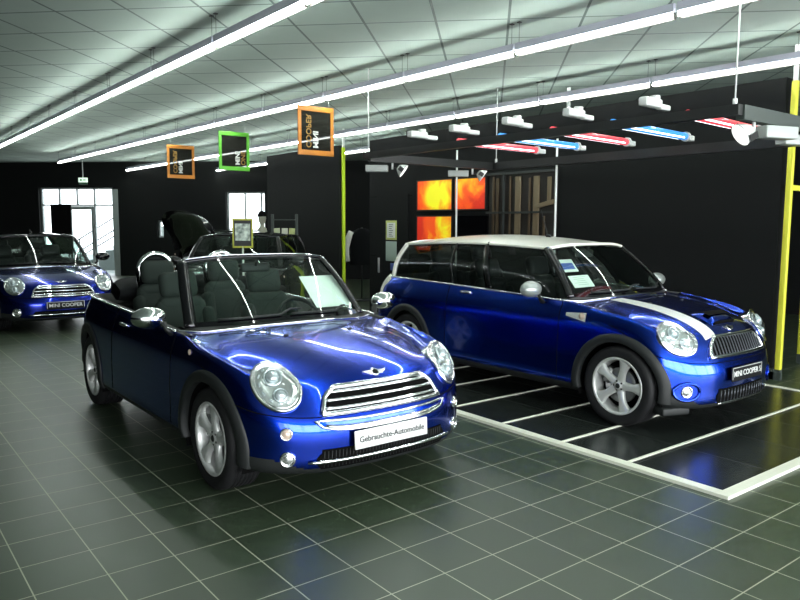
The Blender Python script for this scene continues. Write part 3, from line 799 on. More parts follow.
M['strip'] = mat('white_floor_strip', (.93, .93, .80), .4)
M['yellow'] = mat('yellow_green_enamel', (.78, .77, .07), .4)
M['limeyellow'] = mat('lime_yellow_enamel', (.66, .88, .03), .45)
M['lime'] = mat('lime_frame', (.12, .55, .03), .45)
M['orange'] = mat('orange_frame', (.62, .22, .02), .45)
M['framegrey'] = mat('window_frame_grey', (.42, .46, .46), .4, .3)
M['whitemetal'] = mat('white_enamel', (.80, .82, .80), .35)
M['beam'] = mat('black_beam', (.012, .013, .013), .45)
M['bargrey'] = mat('grey_green_beam', (.055, .068, .062), .45)
M['steel'] = mat('steel_wire', (.55, .57, .55), .35, .8)
M['tube'] = mat('fluorescent_tube', (1, 1, 1), .4, emit=(.92, 1.0, .93), estr=33)
M['housing'] = mat('lamp_housing', (.42, .42, .50), .6)
M['reflector_grey'] = mat('lamp_side_reflector', (.04, .035, .03), .6)
M['redtube'] = mat('red_sleeve', (.8, .05, .06), .3, emit=(1., .10, .14), estr=.42)
M['bluetube'] = mat('blue_sleeve', (.05, .3, .8), .3, emit=(.06, .36, 1.), estr=.42)
M['whitetube'] = mat('white_lamp_glass', (.9, .9, .95), .3, emit=(.9, .9, 1.), estr=2.2)
M['spotglow'] = mat('spot_reflector', (.9, .9, .88), .3, .2, emit=(1, 1, .97), estr=1.6)
M['pane'] = glass('window_pane', (.96, .98, .98))
M['outside'] = mat('outside_concrete', (.20, .24, .23), .8)
M['outsteel'] = mat('outside_railing', (.05, .08, .09), .5, .3)

def poly_obj(name, P, m, z=None):
    o = mesh_obj(name, P, [tuple(range(len(P)))], m, None, False); return struct(o)
XL, XR, YB = -7.0, 12.6, -9.0
UF = 17.18
yl, yr = UF/S2-XL, UF/S2-XR
poly_obj('floor', [(XL, YB, 0), (XR, YB, 0), (XR, yr, 0), (XL, yl, 0)], M['tile'])
poly_obj('ceiling', [(XL, YB, H), (XL, yl, H), (XR, yr, H), (XR, YB, H)], M['ceil'])
def wallbox(name, a, b, m, d=(.1, .1, 0)):
    q = MB(); lo = [min(a[i], b[i]) for i in range(3)]; hi = [max(a[i], b[i]) for i in range(3)]
    q.box([(lo[i]+hi[i])/2 for i in range(3)], [hi[i]-lo[i] for i in range(3)]); return struct(q.build(name, m))
wallbox('wall_left', (XL-.15, YB, 0), (XL, yl, H), M['blackwall'])
wallbox('wall_right', (XR, YB, 0), (XR+.15, yr, H), M['blackwall'])
# glazed front behind the camera: sill, head, piers
q = MB()
q.box(((XL+XR)/2, YB-.1, .15), (XR-XL, .2, .3)); q.box(((XL+XR)/2, YB-.1, 3.05), (XR-XL, .2, .5))
for x in np.arange(XL+.2, XR+.1, 2.72): q.box((x, YB-.1, 1.55), (.35, .2, 2.5))
struct(q.build('wall_back', M['greywall']))

# ---- far wall, turned 45 degrees : local frame s along the wall, d towards outside
E_ = Vector((S2, -S2, 0)); N_ = Vector((S2, S2, 0)); O_ = N_*UF; RW = Matrix((E_, N_, Vector((0, 0, 1)))).transposed()
def fb(q, s0, s1, z0, z1, d0, d1): q.box(O_+E_*((s0+s1)/2)+N_*((d0+d1)/2)+Vector((0, 0, (z0+z1)/2)), (s1-s0, d1-d0, z1-z0), RW)
W1 = (-11.37, -9.05, 0., 2.57); W2 = (-5.63, -4.48, .55, 2.44); W3 = (-7.72, -7.52, 1.12, 1.62); W4 = (-6.50, -6.33, 1.16, 1.74)
sL = (XL-UF*S2)/S2-.3; sR = (XR-UF*S2)/S2+.3
q = MB(); prev = sL
for (s0, s1, z0, z1) in sorted((W1, W2, W3, W4)):
    fb(q, prev, s0, 0, H, 0, .28)
    if z0 > 0: fb(q, s0, s1, 0, z0, 0, .28)
    fb(q, s0, s1, z1, H, 0, .28); prev = s1
fb(q, prev, sR, 0, H, 0, .28); struct(q.build('wall_far', M['blackwall']))
def window(name, W, cols, rows, door=None):
    s0, s1, z0, z1 = W; w = .045
    q = MB()
    for s in (s0, s1-w): fb(q, s, s+w, z0, z1, .12, .20)
    fb(q, s0, s1, z1-w, z1, .121, .199); fb(q, s0, s1, z0, z0+w, .121, .199)
    r = struct(q.build(name, M['framegrey']))
    q = MB()
    for s, za, zb in cols: fb(q, s-w/2, s+w/2, za, zb, .125, .195)
    for z, sa, sb in rows: fb(q, sa, sb, z-w/2, z+w/2, .127, .193)
    if cols or rows: q.build('glazing_bar', M['framegrey'], r)
    q = MB(); fb(q, s0+.01, s1-.01, z0+.01, z1-.01, .155, .161); q.build('pane', M['pane'], r)
    return r
s0 = W1[0]
w1 = window('window_1', W1, [(-10.79, 2.08, 2.57), (-10.23, 2.08, 2.57), (-9.69, 0, 2.57)], [(2.06, W1[0], W1[1])])
q = MB()
for a, b in ((-10.49, -10.42), (-9.79, -9.72)): fb(q, a, b, .02, 2.03, .10, .16)
fb(q, -10.42, -9.79, 1.93, 2.03, .10, .16); fb(q, -10.42, -9.79, .02, .22, .10, .16)
d1 = struct(q.build('door_1', M['framegrey']))
q = MB(); fb(q, -10.43, -9.78, .2, 1.94, .125, .132); q.build('door_pane', M['pane'], d1)
q = MB(); fb(q, -10.47, -10.44, .95, 1.15, .04, .07); q.build('door_handle', M['steel'], d1)
q = MB(); fb(q, W1[1]-.005, W1[1]+.17, 0, 2.52, -.02, -.002); struct(q.build('trim_1', M['framegrey']))
window('window_2', W2, [(-5.10, .55, 2.44), (-4.62, .55, 2.44)], [])
window('window_3', W3, [], []); window('window_4', W4, [], [])
# outside: paving, stair flank and handrails beyond the glass door
q = MB(); fb(q, -22, 4, -.3, -.02, .3, 14); struct(q.build('terrain', M['outside']))
st = thing('outdoor_stair', 'pale outdoor stair rising to the right beyond the glass door', 'stair', O_+E_*(-10.9)+N_*2.6)
def lf(q, s0, s1, z0, z1, d0, d1): q.box(E_*((s0+s1)/2)+N_*((d0+d1)/2)+Vector((0, 0, (z0+z1)/2)), (s1-s0, d1-d0, z1-z0), RW)
q = MB()
for k in range(9): lf(q, -.75+.28*k, -.75+.28*(k+1), -.02, .16*(k+1), 0, 1.3)
q.build('steps', M['outside'], st)
q = MB()
for dz in (.35, .55, .95): q.tube([E_*(-.9)+Vector((0, 0, dz)), E_*1.9+Vector((0, 0, dz+1.6))], .022, 8)
for k in range(5): q.tube([E_*(-.8+.62*k)+Vector((0, 0, .1+.355*k)), E_*(-.8+.62*k)+Vector((0, 0, 1.02+.355*k))], .022, 8)
q.build('handrail', M['outsteel'], st)

# ---- black partition running along the platform
PX = 6.85
def part(name, y0, y1, z1=3.0):
    q = MB(); q.box((PX+.06, (y0+y1)/2, z1/2), (.12, y1-y0, z1))
    o = struct(q.build(name, M['blackwall']))
    return o
part('wall_partition', .17, 7.2); part('wall_partition', 8.17, 11.05)
q = MB(); q.box((PX+.06, .155, .055), (.15, .06, .11)); q.box((PX-.008, 3.6, .04), (.014, 7.1, .08)); struct(q.build('baseboard_right', M['bargrey']))
q = MB()
for z in (1.0, 2.02): q.box((PX-.002, 6.6, z), (.006, 1.2, .008))
struct(q.build('trim_2', M['void']))
q = MB(); q.box((PX-.012, 6.52, 1.02), (.03, .86, 2.04)); d2 = struct(q.build('door_2', M['blackwall']))
q = MB(); q.rbox((PX-.05, 6.86, .84), (.03, .035, .26), .01); q.build('door_handle', M['steel'], d2)
for y0, z0, z1, lb, m in ((6.53, 1.285, 1.61, 'yellow-bordered white notice on the black door, the upper sheet', 'note'), (6.53, .925, 1.26, 'plain pale green-grey sheet on the black door, under the notice', 'sheet')):
    q = MB(); q.rbox((PX-.030, y0, (z0+z1)/2), (.006, .30, z1-z0), .002)
    col = mat(m, (.62, .68, .22) if m == 'note' else (.42, .52, .46), .6)
    o = tag(q.build('paper_notice', col), lb, 'notice')
    if m == 'note':
        q = MB(); q.box((PX-.0345, y0, (z0+z1)/2), (.003, .225, z1-z0-.07)); o2 = q.build('sheet', M['paper'], o)
        q = MB()
        for k in range(7): q.box((PX-.0368, y0+.01*((k*7) % 3), z1-.07-.032*k), (.001, .12-.02*(k % 3), .008))
        q.build('printed_lines', M['ink'], o)
q = MB(); q.rbox((PX-.030, 6.47, .83), (.006, .16, .12), .002); tag(q.build('sticker', mat('blue_sticker', (.10, .16, .5), .5)), 'small blue sticker beside the door handle', 'sticker')
q = MB(); q.box((PX+.06, 2.9, 3.15), (.035, .035, .30)); struct(q.build('trim_30', M['whitemetal']))
# yellow posts
def post(x, y, lb, bar=None, m='yellow'):
    o = thing('yellow_post', lb, 'post', (x, y, 0))
    q = MB(); q.rbox((0, 0, 1.53), (.05, .055, 2.86), .006); q.build('shaft', M[m], o)
    q = MB(); q.box((0, 0, 3.13), (.035, .035, .34)); q.build('ceiling_strut', M['whitemetal'], o)
    q = MB(); q.box((0, 0, .052), (.052, .058, .104)); q.build('foot_plate', M['bargrey'], o)
    if bar: q = MB(); q.box((bar/2, 0, 1.93), (bar, .045, .05)); q.build('crossbar', M['yellow'], o)
    return o
post(PX+.03, .10, 'yellow post at the near end of the black wall behind the estate car', .95)
post(PX+.06, 8.13, 'yellow-green post far back at the edge of the passage between black walls', None, 'limeyellow')
post(PX+1.14, .36, 'yellow post at the right edge of the picture, joined by a crossbar')

# ---- display platform
q = MB(); q.box((4.93, 1.95, .0075), (3.14, 6.3, .015)); struct(q.build('floor_platform', M['ptile']))
def strip(a, b, w, k):
    q = MB(); (x0, y0), (x1, y1) = a, b
    q.box(((x0+x1)/2, (y0+y1)/2, .010), (max(abs(x1-x0), w), max(abs(y1-y0), w), .020)); o = struct(q.build('trim_%d' % k, M['strip']))
strip((3.385, -1.235), (3.385, 5.1), .075, 3); strip((3.423, -1.198), (6.46, -1.198), .075, 4); strip((6.46, -1.16), (6.46, 5.1), .05, 5)
for i, y in enumerate((-.525, .02, .61, 1.215, 1.82, 2.42, 3.02, 3.62, 4.22)): strip((3.423, y), (6.435, y), .022, 6+i)

# ---- posters and timber display on the partition
def poster_mat(name, seed, c=(.2, .5), r=.35):
    m = mat(name, (.8, .1, .02), .4); n, l = nodes(m); b = n['Principled BSDF']
    tc = n.new('ShaderNodeTexCoord'); mp = n.new('ShaderNodeMapping'); mp.inputs['Location'].default_value = (seed, seed*2, 0); l.new(tc.outputs['Object'], mp.inputs[0])
    t = n.new('ShaderNodeTexNoise'); t.inputs['Scale'].default_value = 2.2; t.inputs['Detail'].default_value = 4; t.inputs['Distortion'].default_value = 1.2; l.new(mp.outputs[0], t.inputs['Vector'])
    d = n.new('ShaderNodeVectorMath'); d.operation = 'DISTANCE'; d.inputs[1].default_value = (0, c[0], c[1]); l.new(tc.outputs['Object'], d.inputs[0])
    q = n.new('ShaderNodeMath'); q.operation = 'MULTIPLY_ADD'; q.inputs[1].default_value = -1.1; l.new(d.outputs['Value'], q.inputs[0]); l.new(t.outputs[0], q.inputs[2])
    s = n.new('ShaderNodeMath'); s.operation = 'ADD'; s.inputs[1].default_value = r; l.new(q.outputs[0], s.inputs[0])
    cr = n.new('ShaderNodeValToRGB'); e = cr.color_ramp.elements
    e[0].position = .25; e[0].color = (.55, .025, .01, 1); e[1].position = .75; e[1].color = (.75, .72, .02, 1)
    x = e.new(.45); x.color = (.80, .09, .01, 1); x = e.new(.58); x.color = (.85, .30, .01, 1)
    l.new(s.outputs[0], cr.inputs[0]); l.new(cr.outputs[0], b.inputs['Base Color']); l.new(cr.outputs[0], b.inputs['Emission Color']); b.inputs['Emission Strength'].default_value = .38
    return m
def lightbox(y0, y1, z0, z1, m, lb):
    yc, zc = (y0+y1)/2, (z0+z1)/2
    o = thing('poster_lightbox', lb, 'poster', (PX, yc, zc))
    q = MB(); q.box((-.02, 0, 0), (.04, y1-y0, z1-z0)); q.build('poster_print', m, o)
    q = MB()
    for (a, b, c, d) in ((0, (z1-z0)/2, y1-y0+.03, .02), (0, -(z1-z0)/2, y1-y0+.03, .02)): q.box((-.022, a, b), (.05, c, d))
    for sg in (-1, 1): q.box((-.022, sg*(y1-y0)/2, 0), (.05, .02, z1-z0))
    q.build('poster_frame', M['beam'], o)
lightbox(4.99, 5.83, 1.77, 2.24, poster_mat('sunset_print', 1.3, (-.1, -.02), .42), 'orange poster with a large yellow sun, upper left above the silver roof')
lightbox(4.27, 4.93, 1.77, 2.235, poster_mat('fire_print', 4.1, (.05, .2), .25), 'red-orange blurred poster right of the white pole')
lightbox(4.99, 5.83, 1.13, 1.68, poster_mat('ember_print', 7.7, (-.25, .12), .36), 'orange and yellow poster under the sun poster')
q = MB(); q.box((PX-.02, 4.57, 1.42), (.04, .70, .52)); o = tag(q.build('blank_screen', M['gloss']), 'black blank panel under the red-orange poster', 'panel')
rk = thing('timber_display', 'dark display case with upright timber boards in a grey frame', 'display case', (PX, 3.6, 1.72))
q = MB(); q.box((-.01, 0, 0), (.02, 1.24, 1.10)); q.build('back_panel', mat('dark_brown_panel', (.012, .009, .007), .5), rk)
q = MB()
for z in (-.54, .0, .54): q.box((-.06, 0, z), (.03, 1.26, .028))
for y in (.30,): q.box((-.058, y, 0), (.026, .024, 1.08))
q.build('grid_frame', mat('case_frame', (.03, .036, .034), .45), rk)
tim = mat('pale_timber', (.17, .13, .075), .5); dk = mat('brown_timber', (.07, .045, .02), .5)
for y, w, z0, z1, m in ((.52, .035, -.5, .50, dk), (.44, .05, -.5, .48, dk), (.20, .03, -.5, .5, dk), (.05, .10, -.52, .49, tim), (-.16, .03, -.5, .46, dk), (-.28, .10, -.50, .48, tim), (-.50, .06, .13, .46, tim), (-.42, .03, -.5, -.05, dk)):
    q = MB(); q.rbox((-.032, y, (z0+z1)/2), (.02, w, z1-z0), .004); q.build('timber_board', m, rk)
q = MB(); q.rbox((-.034, -.43, .105), (.02, .36, .06), .004, Matrix.Rotation(-.2, 3, 'X')); q.build('timber_board', tim, rk)

# ---- ceiling strip lights : one built with its parts, then copied
def lamp_src():
    o = thing('strip_light', 'x', 'ceiling light', (0, 0, 3.05)); Lh = .745
    q = MB(); q.box((.0, 0, .044), (.034, 2*Lh, .060)); q.build('housing', M['housing'], o)
    q = MB(); q.box((.021, 0, -.027), (.004, 2*Lh, .022), Matrix.Rotation(.5, 3, 'Y')); q.box((.012, Lh-.012, -.004), (.024, .012, .04)); q.box((.012, -Lh+.012, -.004), (.024, .012, .04)); q.build('reflector', M['reflector_grey'], o)
    q = MB(); q.tube([(-.004, -Lh+.01, -.012), (-.004, Lh-.01, -.012)], .0150, 10, ry=.0125); q.build('tube_lamp', M['tube'], o)
    for y in (-Lh+.03, Lh-.03):
        q = MB(); q.box((0, y, .068), (.03, .025, .014)); q.tube([(0, y, .07), (0, y, .245)], .002, 6); q.box((0, y, .245), (.03, .03, .008)); q.build('suspension', M['beam'], o)
    return o
LS = lamp_src(); first = True
ORD = ['first', 'second', 'third', 'fourth', 'fifth', 'sixth', 'seventh', 'eighth', 'ninth', 'tenth', 'eleventh', 'twelfth', 'thirteenth']
rows = [('leftmost row', 2.04, 0., 1.14-1.5*4, 13, 'leftmost ceiling strip lights'), ('second row from the left', 4.232, -.0226, -.26-1.5*3, 14, 'second row of ceiling strip lights'),
        ('row over the estate car', 6.40, -.0215, -.18-1.5*2, 14, 'third row of ceiling strip lights'), ('row behind the black walls', 8.0, 0., 7.6, 6, 'ceiling strip lights behind the walls')]
for rn, x0, sl, y0, cnt, grp in rows:
    for k in range(cnt):
        y = y0+1.515*k+.75
        if first: o = LS; first = False
        else:
            o = LS.copy(); COL.objects.link(o)
            for ch in LS.children:
                c_ = ch.copy(); c_.parent = o; COL.objects.link(c_)
        o.location = (x0+sl*y, y, 3.05); o.rotation_euler = (0, 0, -math.atan(sl))
        i = cnt-1-k
        o['label'] = 'fluorescent strip light, %s from the far end of the %s' % (ORD[i] if i < 13 else 'last', rn); o['group'] = grp

# ---- hanging banners
M['bannercloth'] = glass('x', (1, 1, 1)); m = M['bannercloth']; m.name = 'dark_banner_mesh'
nt = m.node_tree; nt.nodes.clear(); oo = nt.nodes.new('ShaderNodeOutputMaterial'); t_ = nt.nodes.new('ShaderNodeBsdfTransparent'); dd = nt.nodes.new('ShaderNodeBsdfDiffuse'); dd.inputs[0].default_value = (.022, .022, .018, 1)
nt.links.new(mixm(nt, t_.outputs[0], dd.outputs[0], .86), oo.inputs[0])
M['btext_o'] = mat('banner_orange_text', (.42, .22, .04), .6); M['btext_w'] = mat('banner_white_text', (.80, .82, .78), .6)
def banner(x, y, zt, m, lb, lines, mirrored):
    w, h = .49, .57; o = thing('hanging_banner', lb, 'banner', (x, y, zt-h), 0, 'banners hanging under the lamp row')
    q = MB(); q.box((0, 0, h/2), (w-.02, .004, h-.02)); q.build('banner_cloth', M['bannercloth'], o)
    q = MB(); q.rbox((0, 0, h-.03), (w, .022, .06), .004); q.rbox((0, 0, .03), (w, .022, .06), .004)
    for sg in (-1, 1): q.rbox((sg*(w/2-.022), 0, h/2), (.044, .018, h-.1), .004)
    q.build('banner_frame', m, o)
    q = MB()
    for sg in (-1, 1): q.tube([(sg*.18, 0, h), (sg*.18, 0, h+3.05-zt-.02)], .002, 6)
    q.build('hanger_wire', M['steel'], o)
    for (txt, dx, mm, bold) in lines:
        mw = Matrix.Translation((dx, -.004, .085)) @ Matrix.Rotation(PI/2, 4, 'X') @ Matrix.Rotation(PI/2, 4, 'Z')
        if mirrored: mw = Matrix.Translation((dx, -.004, .085)) @ Matrix.Rotation(PI/2, 4, 'X') @ Matrix.Diagonal((-1, 1, 1, 1)) @ Matrix.Rotation(PI/2, 4, 'Z')
        text_mesh('lettering', txt, .098, mm, o, mw, bold, 'LEFT')
banner(3.98, 4.27, 2.93, M['orange'], 'orange-framed banner, nearest and largest of the two orange ones', [('COOPER', -.105, M['btext_o'], .001), ('MINI', -.01, M['btext_w'], .003)], True)
banner(4.18, 6.95, 2.91, M['lime'], 'green-framed black banner between the two orange ones', [('MINI', .055, M['btext_w'], .003), ('ONE', .145, M['btext_o'], .001)], False)
banner(4.22, 9.20, 2.90, M['orange'], 'orange-framed banner farthest back and smallest', [('COOPER', -.105, M['btext_o'], .001), ('MINI', -.01, M['btext_w'], .003)], True)

# ---- light gantry above the platform
g = thing('light_gantry', 'black rectangular beam frame hung over the estate car on wires', 'gantry', (5.2, 1.4, 2.305))
q = MB(); q.box((-1.01, .0, .012), (.06, 4.30, .070)); q.build('beam', M['beam'], g)
q = MB(); q.box((1.00, .0, .0), (.06, 4.30, .095)); q.build('beam', M['beam'], g)
q = MB(); q.box((0, -2.13, .0), (1.94, .06, .095)); q.build('crossbar', M['bargrey'], g)
q = MB(); q.box((1.45, -2.13, .0), (.84, .06, .095)); q.build('crossbar', M['bargrey'], g)
q = MB(); q.box((0, 2.13, .0), (1.94, .06, .09)); q.build('crossbar', M['beam'], g)
for x, y in ((-.99, -2.10), (.98, 2.05), (-.99, 2.12), (.98, -2.10)):
    q = MB(); q.tube([(x, y, .04), (x, y, .975)], .006, 8); q.tube([(x, y, .04), (x, y, .09)], .016, 8); q.build('suspension_wire', M['whitemetal'], g)
for y, yy in ((4.22, 0), (2.47, 0)):
    q = MB(); q.tube([(6.2-5.2, y-1.4, -2.30), (6.2-5.2, y-1.4, .26)], .013, 10); q.box((1.0, y-1.4, -2.30), (.08, .08, .01)); q.build('support_pole', M['whitemetal'], g)
cols = ['red', 'blue', 'red', 'blue', 'red']
lbs = ['red tube lamp farthest from the camera on the gantry', 'blue tube lamp, the farther of the two blue ones', 'red tube lamp in the middle of the gantry between two blue ones', 'blue tube lamp, the nearer of the two blue ones', 'red tube lamp nearest the spotlight with the long grey box']
for i, (y0, y1) in enumerate(((2.27, 2.37), (1.70, 1.84), (1.07, 1.25), (.45, .63), (-.20, -.03))):
    a = Vector((3.85+.025*i, y0, 2.392)); b_ = Vector((5.86+.04*i, y1, 2.392)); d = b_-a; rz = math.atan2(d.y, d.x); ln = d.length
    o = thing('tube_lamp_fitting', lbs[i], 'tube lamp', a, rz, 'coloured tube lamps on the gantry')
    q = MB(); q.tube([(.62, 0, 0), (ln-.14, 0, 0)], .034, 14); q.build('coloured_sleeve', M[cols[i]+'tube'], o)
    q = MB(); q.box((ln/2+.15, .027, -.023), (ln-.75, .012, .010), Matrix.Rotation(-.8, 3, 'X')); q.box((ln/2+.15, -.031, -.017), (ln-.75, .012, .008), Matrix.Rotation(1., 3, 'X')); q.build('lamp_line', M['whitetube'], o)
    q = MB(); q.rbox((.06, 0, .02), (.22, .07, .06), .012); q.rbox((.24, 0, .005), (.14, .05, .04), .01); q.lathe([(0, .09), (.035, .085), (.038, .03)], c=(.12, 0, -.01), n=14); q.build('ballast_clamp', M['whitemetal'], o)
    q = MB(); q.rbox((ln-.07, 0, -.01), (.13, .06, .05), .01); q.tube([(ln-.15, 0, 0), (ln-.12, 0, 0)], .046, 14); q.build('end_socket', M['whitemetal'], o)
def spot(x, y, lb, rz, boxdx, big=1., tx=.0):
    o = thing('spotlight', lb, 'spotlight', (x, y, 2.345), rz, 'spotlights under the gantry')
    q = MB(); q.tube([(0, 0, -.088), (0, 0, -.16)], .012, 8); q.build('drop_rod', M['whitemetal'], o)
    q = MB(); q.rbox((boxdx, 0, -.150), (.26*big, .10*big, .075*big), .008); q.build('ballast_box', mat('ballast_grey', (.42, .45, .43), .4), o)
    sg = -1 if boxdx > 0 else 1; c = Vector((sg*.11, -.03, -.165))
    R_ = Matrix.Rotation(tx, 3, 'X') @ Matrix.Rotation(sg*2.2, 3, 'Y')
    q = MB(); q.lathe([(.0, -.055), (.03, -.05), (.055, -.02), (.078, .02), (.082, .035), (.078, .036)], c=c, rot=R_, n=24); hd = q.build('lamp_head', M['whitemetal'], o)
    q = MB(); q.lathe([(0, .026), (.077, .028)], c=c, rot=R_, n=24); q.build('lamp_glass', M['spotglow'], hd)
    q = MB(); q.box(c+R_ @ Vector((0, .09, 0)), (.05, .006, .06), R_); q.box(c+R_ @ Vector((0, -.09, 0)), (.05, .006, .06), R_); q.tube([(sg*.02, 0, -.15), c], .012, 8); q.build('yoke', M['beam'], o)
spot(4.56, 3.53, 'white spotlight farthest left, by the far end of the black gantry', -.75, -.18)
spot(5.84, 3.53, 'white spotlight beside the white pole above the orange posters', -.75, -.18)
spot(4.42, -.73, 'spotlight with a large pale ballast box at the near crossbar', -.30, .21, 1.12, .4)
spot(5.35, -.73, 'spotlight cut off by the right edge of the picture', -.30, -.20)

# ---- exit sign
ex = thing('exit_sign', 'small green and white emergency exit sign hanging from the ceiling', 'exit sign', (4.96, 18.56, 2.62), -PI/4)
q = MB(); q.rbox((0, 0, .13), (.26, .05, .13), .006); q.build('sign_box', mat('exit_green', (.55, .72, .55), .4, emit=(.75, .95, .8), estr=.55), ex)
q = MB(); q.box((0, 0, .03), (.24, .04, .035)); q.build('base_strip', mat('exit_dark', (.05, .16, .08), .4), ex)
q = MB(); q.box((-.05, -.027, .13), (.05, .004, .05)); q.box((.05, -.027, .13), (.08, .004, .02)); q.build('pictogram', mat('exit_pict', (.08, .35, .15), .5), ex)
q = MB(); q.tube([(0, 0, .19), (0, 0, .68)], .012, 8); q.build('hanger_rod', M['whitemetal'], ex)

# ---- black board standing in front of the glass door
bd = thing('display_board', 'black standing board in front of the glazed door at the back', 'board', O_+E_*(-10.36)-N_*.5, -PI/4)
q = MB(); q.rbox((0, 0, 1.36), (.62, .05, 1.42), .01); q.build('panel', M['void'], bd)
for sx in (-.2, .2):
    q = MB(); q.tube([(sx, 0, .02), (sx, 0, .7)], .02, 8); q.box((sx, 0, .012), (.06, .40, .024)); q.build('leg', M['beam'], bd)

# ---- price sign on a stand behind the convertible
ps = thing('sign_stand', 'yellow-framed price sign on a stand behind the convertible', 'sign', (3.0, 4.24, 0), -.62)
q = MB(); q.lathe([(0, 0), (.15, .0), (.15, .012), (.02, .02)], n=24); q.build('base', M['beam'], ps)
q = MB(); q.tube([(0, 0, .015), (0, 0, 1.30)], .011, 8); q.build('pole', M['steel'], ps)
q = MB()
for a, b, c, d in ((0, 1.595, .225, .02), (0, 1.29, .225, .02)): q.box((a, 0, b), (c, .02, d))
for sx in (-.104, .104): q.box((sx, 0, 1.44), (.016, .02, .30))
q.build('sign_frame', mat('sign_olive_yellow', (.36, .38, .04), .5), ps)
q = MB(); q.box((0, .0, 1.44), (.20, .010, .30)); q.build('sign_board', M['ink'], ps)
pm_ = mat('car_photo_print', (.5, .55, .5), .4); n_, l_ = nodes(pm_); tn = n_.new('ShaderNodeTexNoise'); tn.inputs['Scale'].default_value = 14; tc = n_.new('ShaderNodeTexCoord'); l_.new(tc.outputs['Object'], tn.inputs[0])
cr = n_.new('ShaderNodeValToRGB'); cr.color_ramp.elements[0].position = .35; cr.color_ramp.elements[0].color = (.06, .09, .08, 1); cr.color_ramp.elements[1].position = .62; cr.color_ramp.elements[1].color = (.62, .70, .62, 1); l_.new(tn.outputs[0], cr.inputs[0]); l_.new(cr.outputs[0], n_['Principled BSDF'].inputs['Base Color'])
q = MB(); q.box((0, -.006, 1.455), (.165, .004, .19)); q.build('photo_print', pm_, ps)

# ---- brochure rack and bust far behind
bs = thing('brochure_rack', 'grey brochure rack with two posts in front of the black wall', 'rack', (5.82, 8.42, 0), -.7)
for sx in (-.22, .22):
    q = MB(); q.rbox((sx, 0, .86), (.05, .04, 1.72), .006); q.build('post', M['bargrey'], bs)
    q = MB(); q.rbox((sx, 0, .02), (.07, .40, .04), .006); q.build('foot', M['bargrey'], bs)
for z in (1.24, 1.62):
    q = MB(); q.box((0, -.03, z), (.40, .08, .02)); q.build('shelf', M['bargrey'], bs)
for i, (dx, c, lb) in enumerate(((-.13, (.5, .55, .35), 'cream leaflet leaning left on the brochure rack'), (.01, (.60, .62, .50), 'pale leaflet in the middle of the brochure rack'), (.14, (.45, .5, .2), 'yellowish leaflet on the right of the brochure rack'))):
    ca, sa = math.cos(-.7), math.sin(-.7)
    q = MB(); q.rbox((0, 0, .11), (.11, .012, .21), .003, Matrix.Rotation(-.12, 3, 'X') @ Matrix.Rotation((i-1)*.05, 3, 'Y'))
    o = tag(q.build('leaflet', mat('leaflet_%d' % i, c, .5)), lb, 'leaflet', 'leaflets on the brochure rack'); o.location = (5.82+ca*dx+sa*.045, 8.42+sa*dx-ca*.045, 1.252); o.rotation_euler = (0, 0, -.7)
bu = thing('display_bust', 'pale display bust wearing a black cap in front of the far window', 'bust', (5.97, 9.59, 0), -.6)
q = MB(); q.lathe([(0, 0), (.16, 0), (.16, .03), (.11, .05), (.10, 1.20), (.13, 1.24), (.13, 1.28), (0, 1.28)], n=24); q.build('plinth', M['beam'], bu)
q = MB(); q.lathe([(0, 1.28), (.085, 1.28), (.10, 1.36), (.085, 1.45), (.045, 1.49), (.042, 1.54), (.065, 1.58), (.078, 1.65), (.07, 1.72), (.03, 1.76), (0, 1.765)], n=24); q.build('head', mat('bust_cream', (.45, .46, .36), .5), bu)
q = MB(); q.lathe([(0, 1.80), (.05, 1.785), (.085, 1.73), (.088, 1.69), (.10, 1.685)], n=24); q.rbox((-.09, -.06, 1.69), (.16, .12, .012), .005); q.build('cap', M['void'], bu)

# ---- jacket on a stand in the passage
jk = thing('jacket_stand', 'black jacket with a white sleeve on a stand in the passage', 'jacket stand', (7.79, 8.80, 0), -.65)
q = MB(); q.lathe([(0, 0), (.2, 0), (.2, .02), (.02, .03)], n=24); q.tube([(0, 0, .02), (0, 0, 1.48)], .016, 8); q.tube([(-.2, 0, 1.38), (0, 0, 1.46), (.2, 0, 1.38)], .012, 8); q.build('stand', M['beam'], jk)
q = MB(); G = []
for z, w, d in ((.72, .25, .13), (.80, .255, .135), (1.0, .24, .12), (1.2, .25, .12), (1.34, .24, .10), (1.41, .16, .075), (1.46, .07, .05)):
    G.append([(w*math.cos(2*PI*k/28)*(1+.03*math.sin(7*k)), d*math.sin(2*PI*k/28)*(1+.08*math.sin(5*k+z*9)), z) for k in range(29)])
q.grid(G, flip=True); q.build('jacket_body', M['cloth'], jk)
for sg, m in ((-1, mat('white_sleeve', (.85, .87, .78), .7)), (1, M['cloth'])):
    q = MB(); q.tube([(sg*.20, 0, 1.38), (sg*.27, -.03, 1.25), (sg*.31, -.07, 1.08), (sg*.30, -.12, .92), (sg*.28, -.15, .80)], [.075, .072, .062, .055, .05], 14); q.build('sleeve', m, jk)

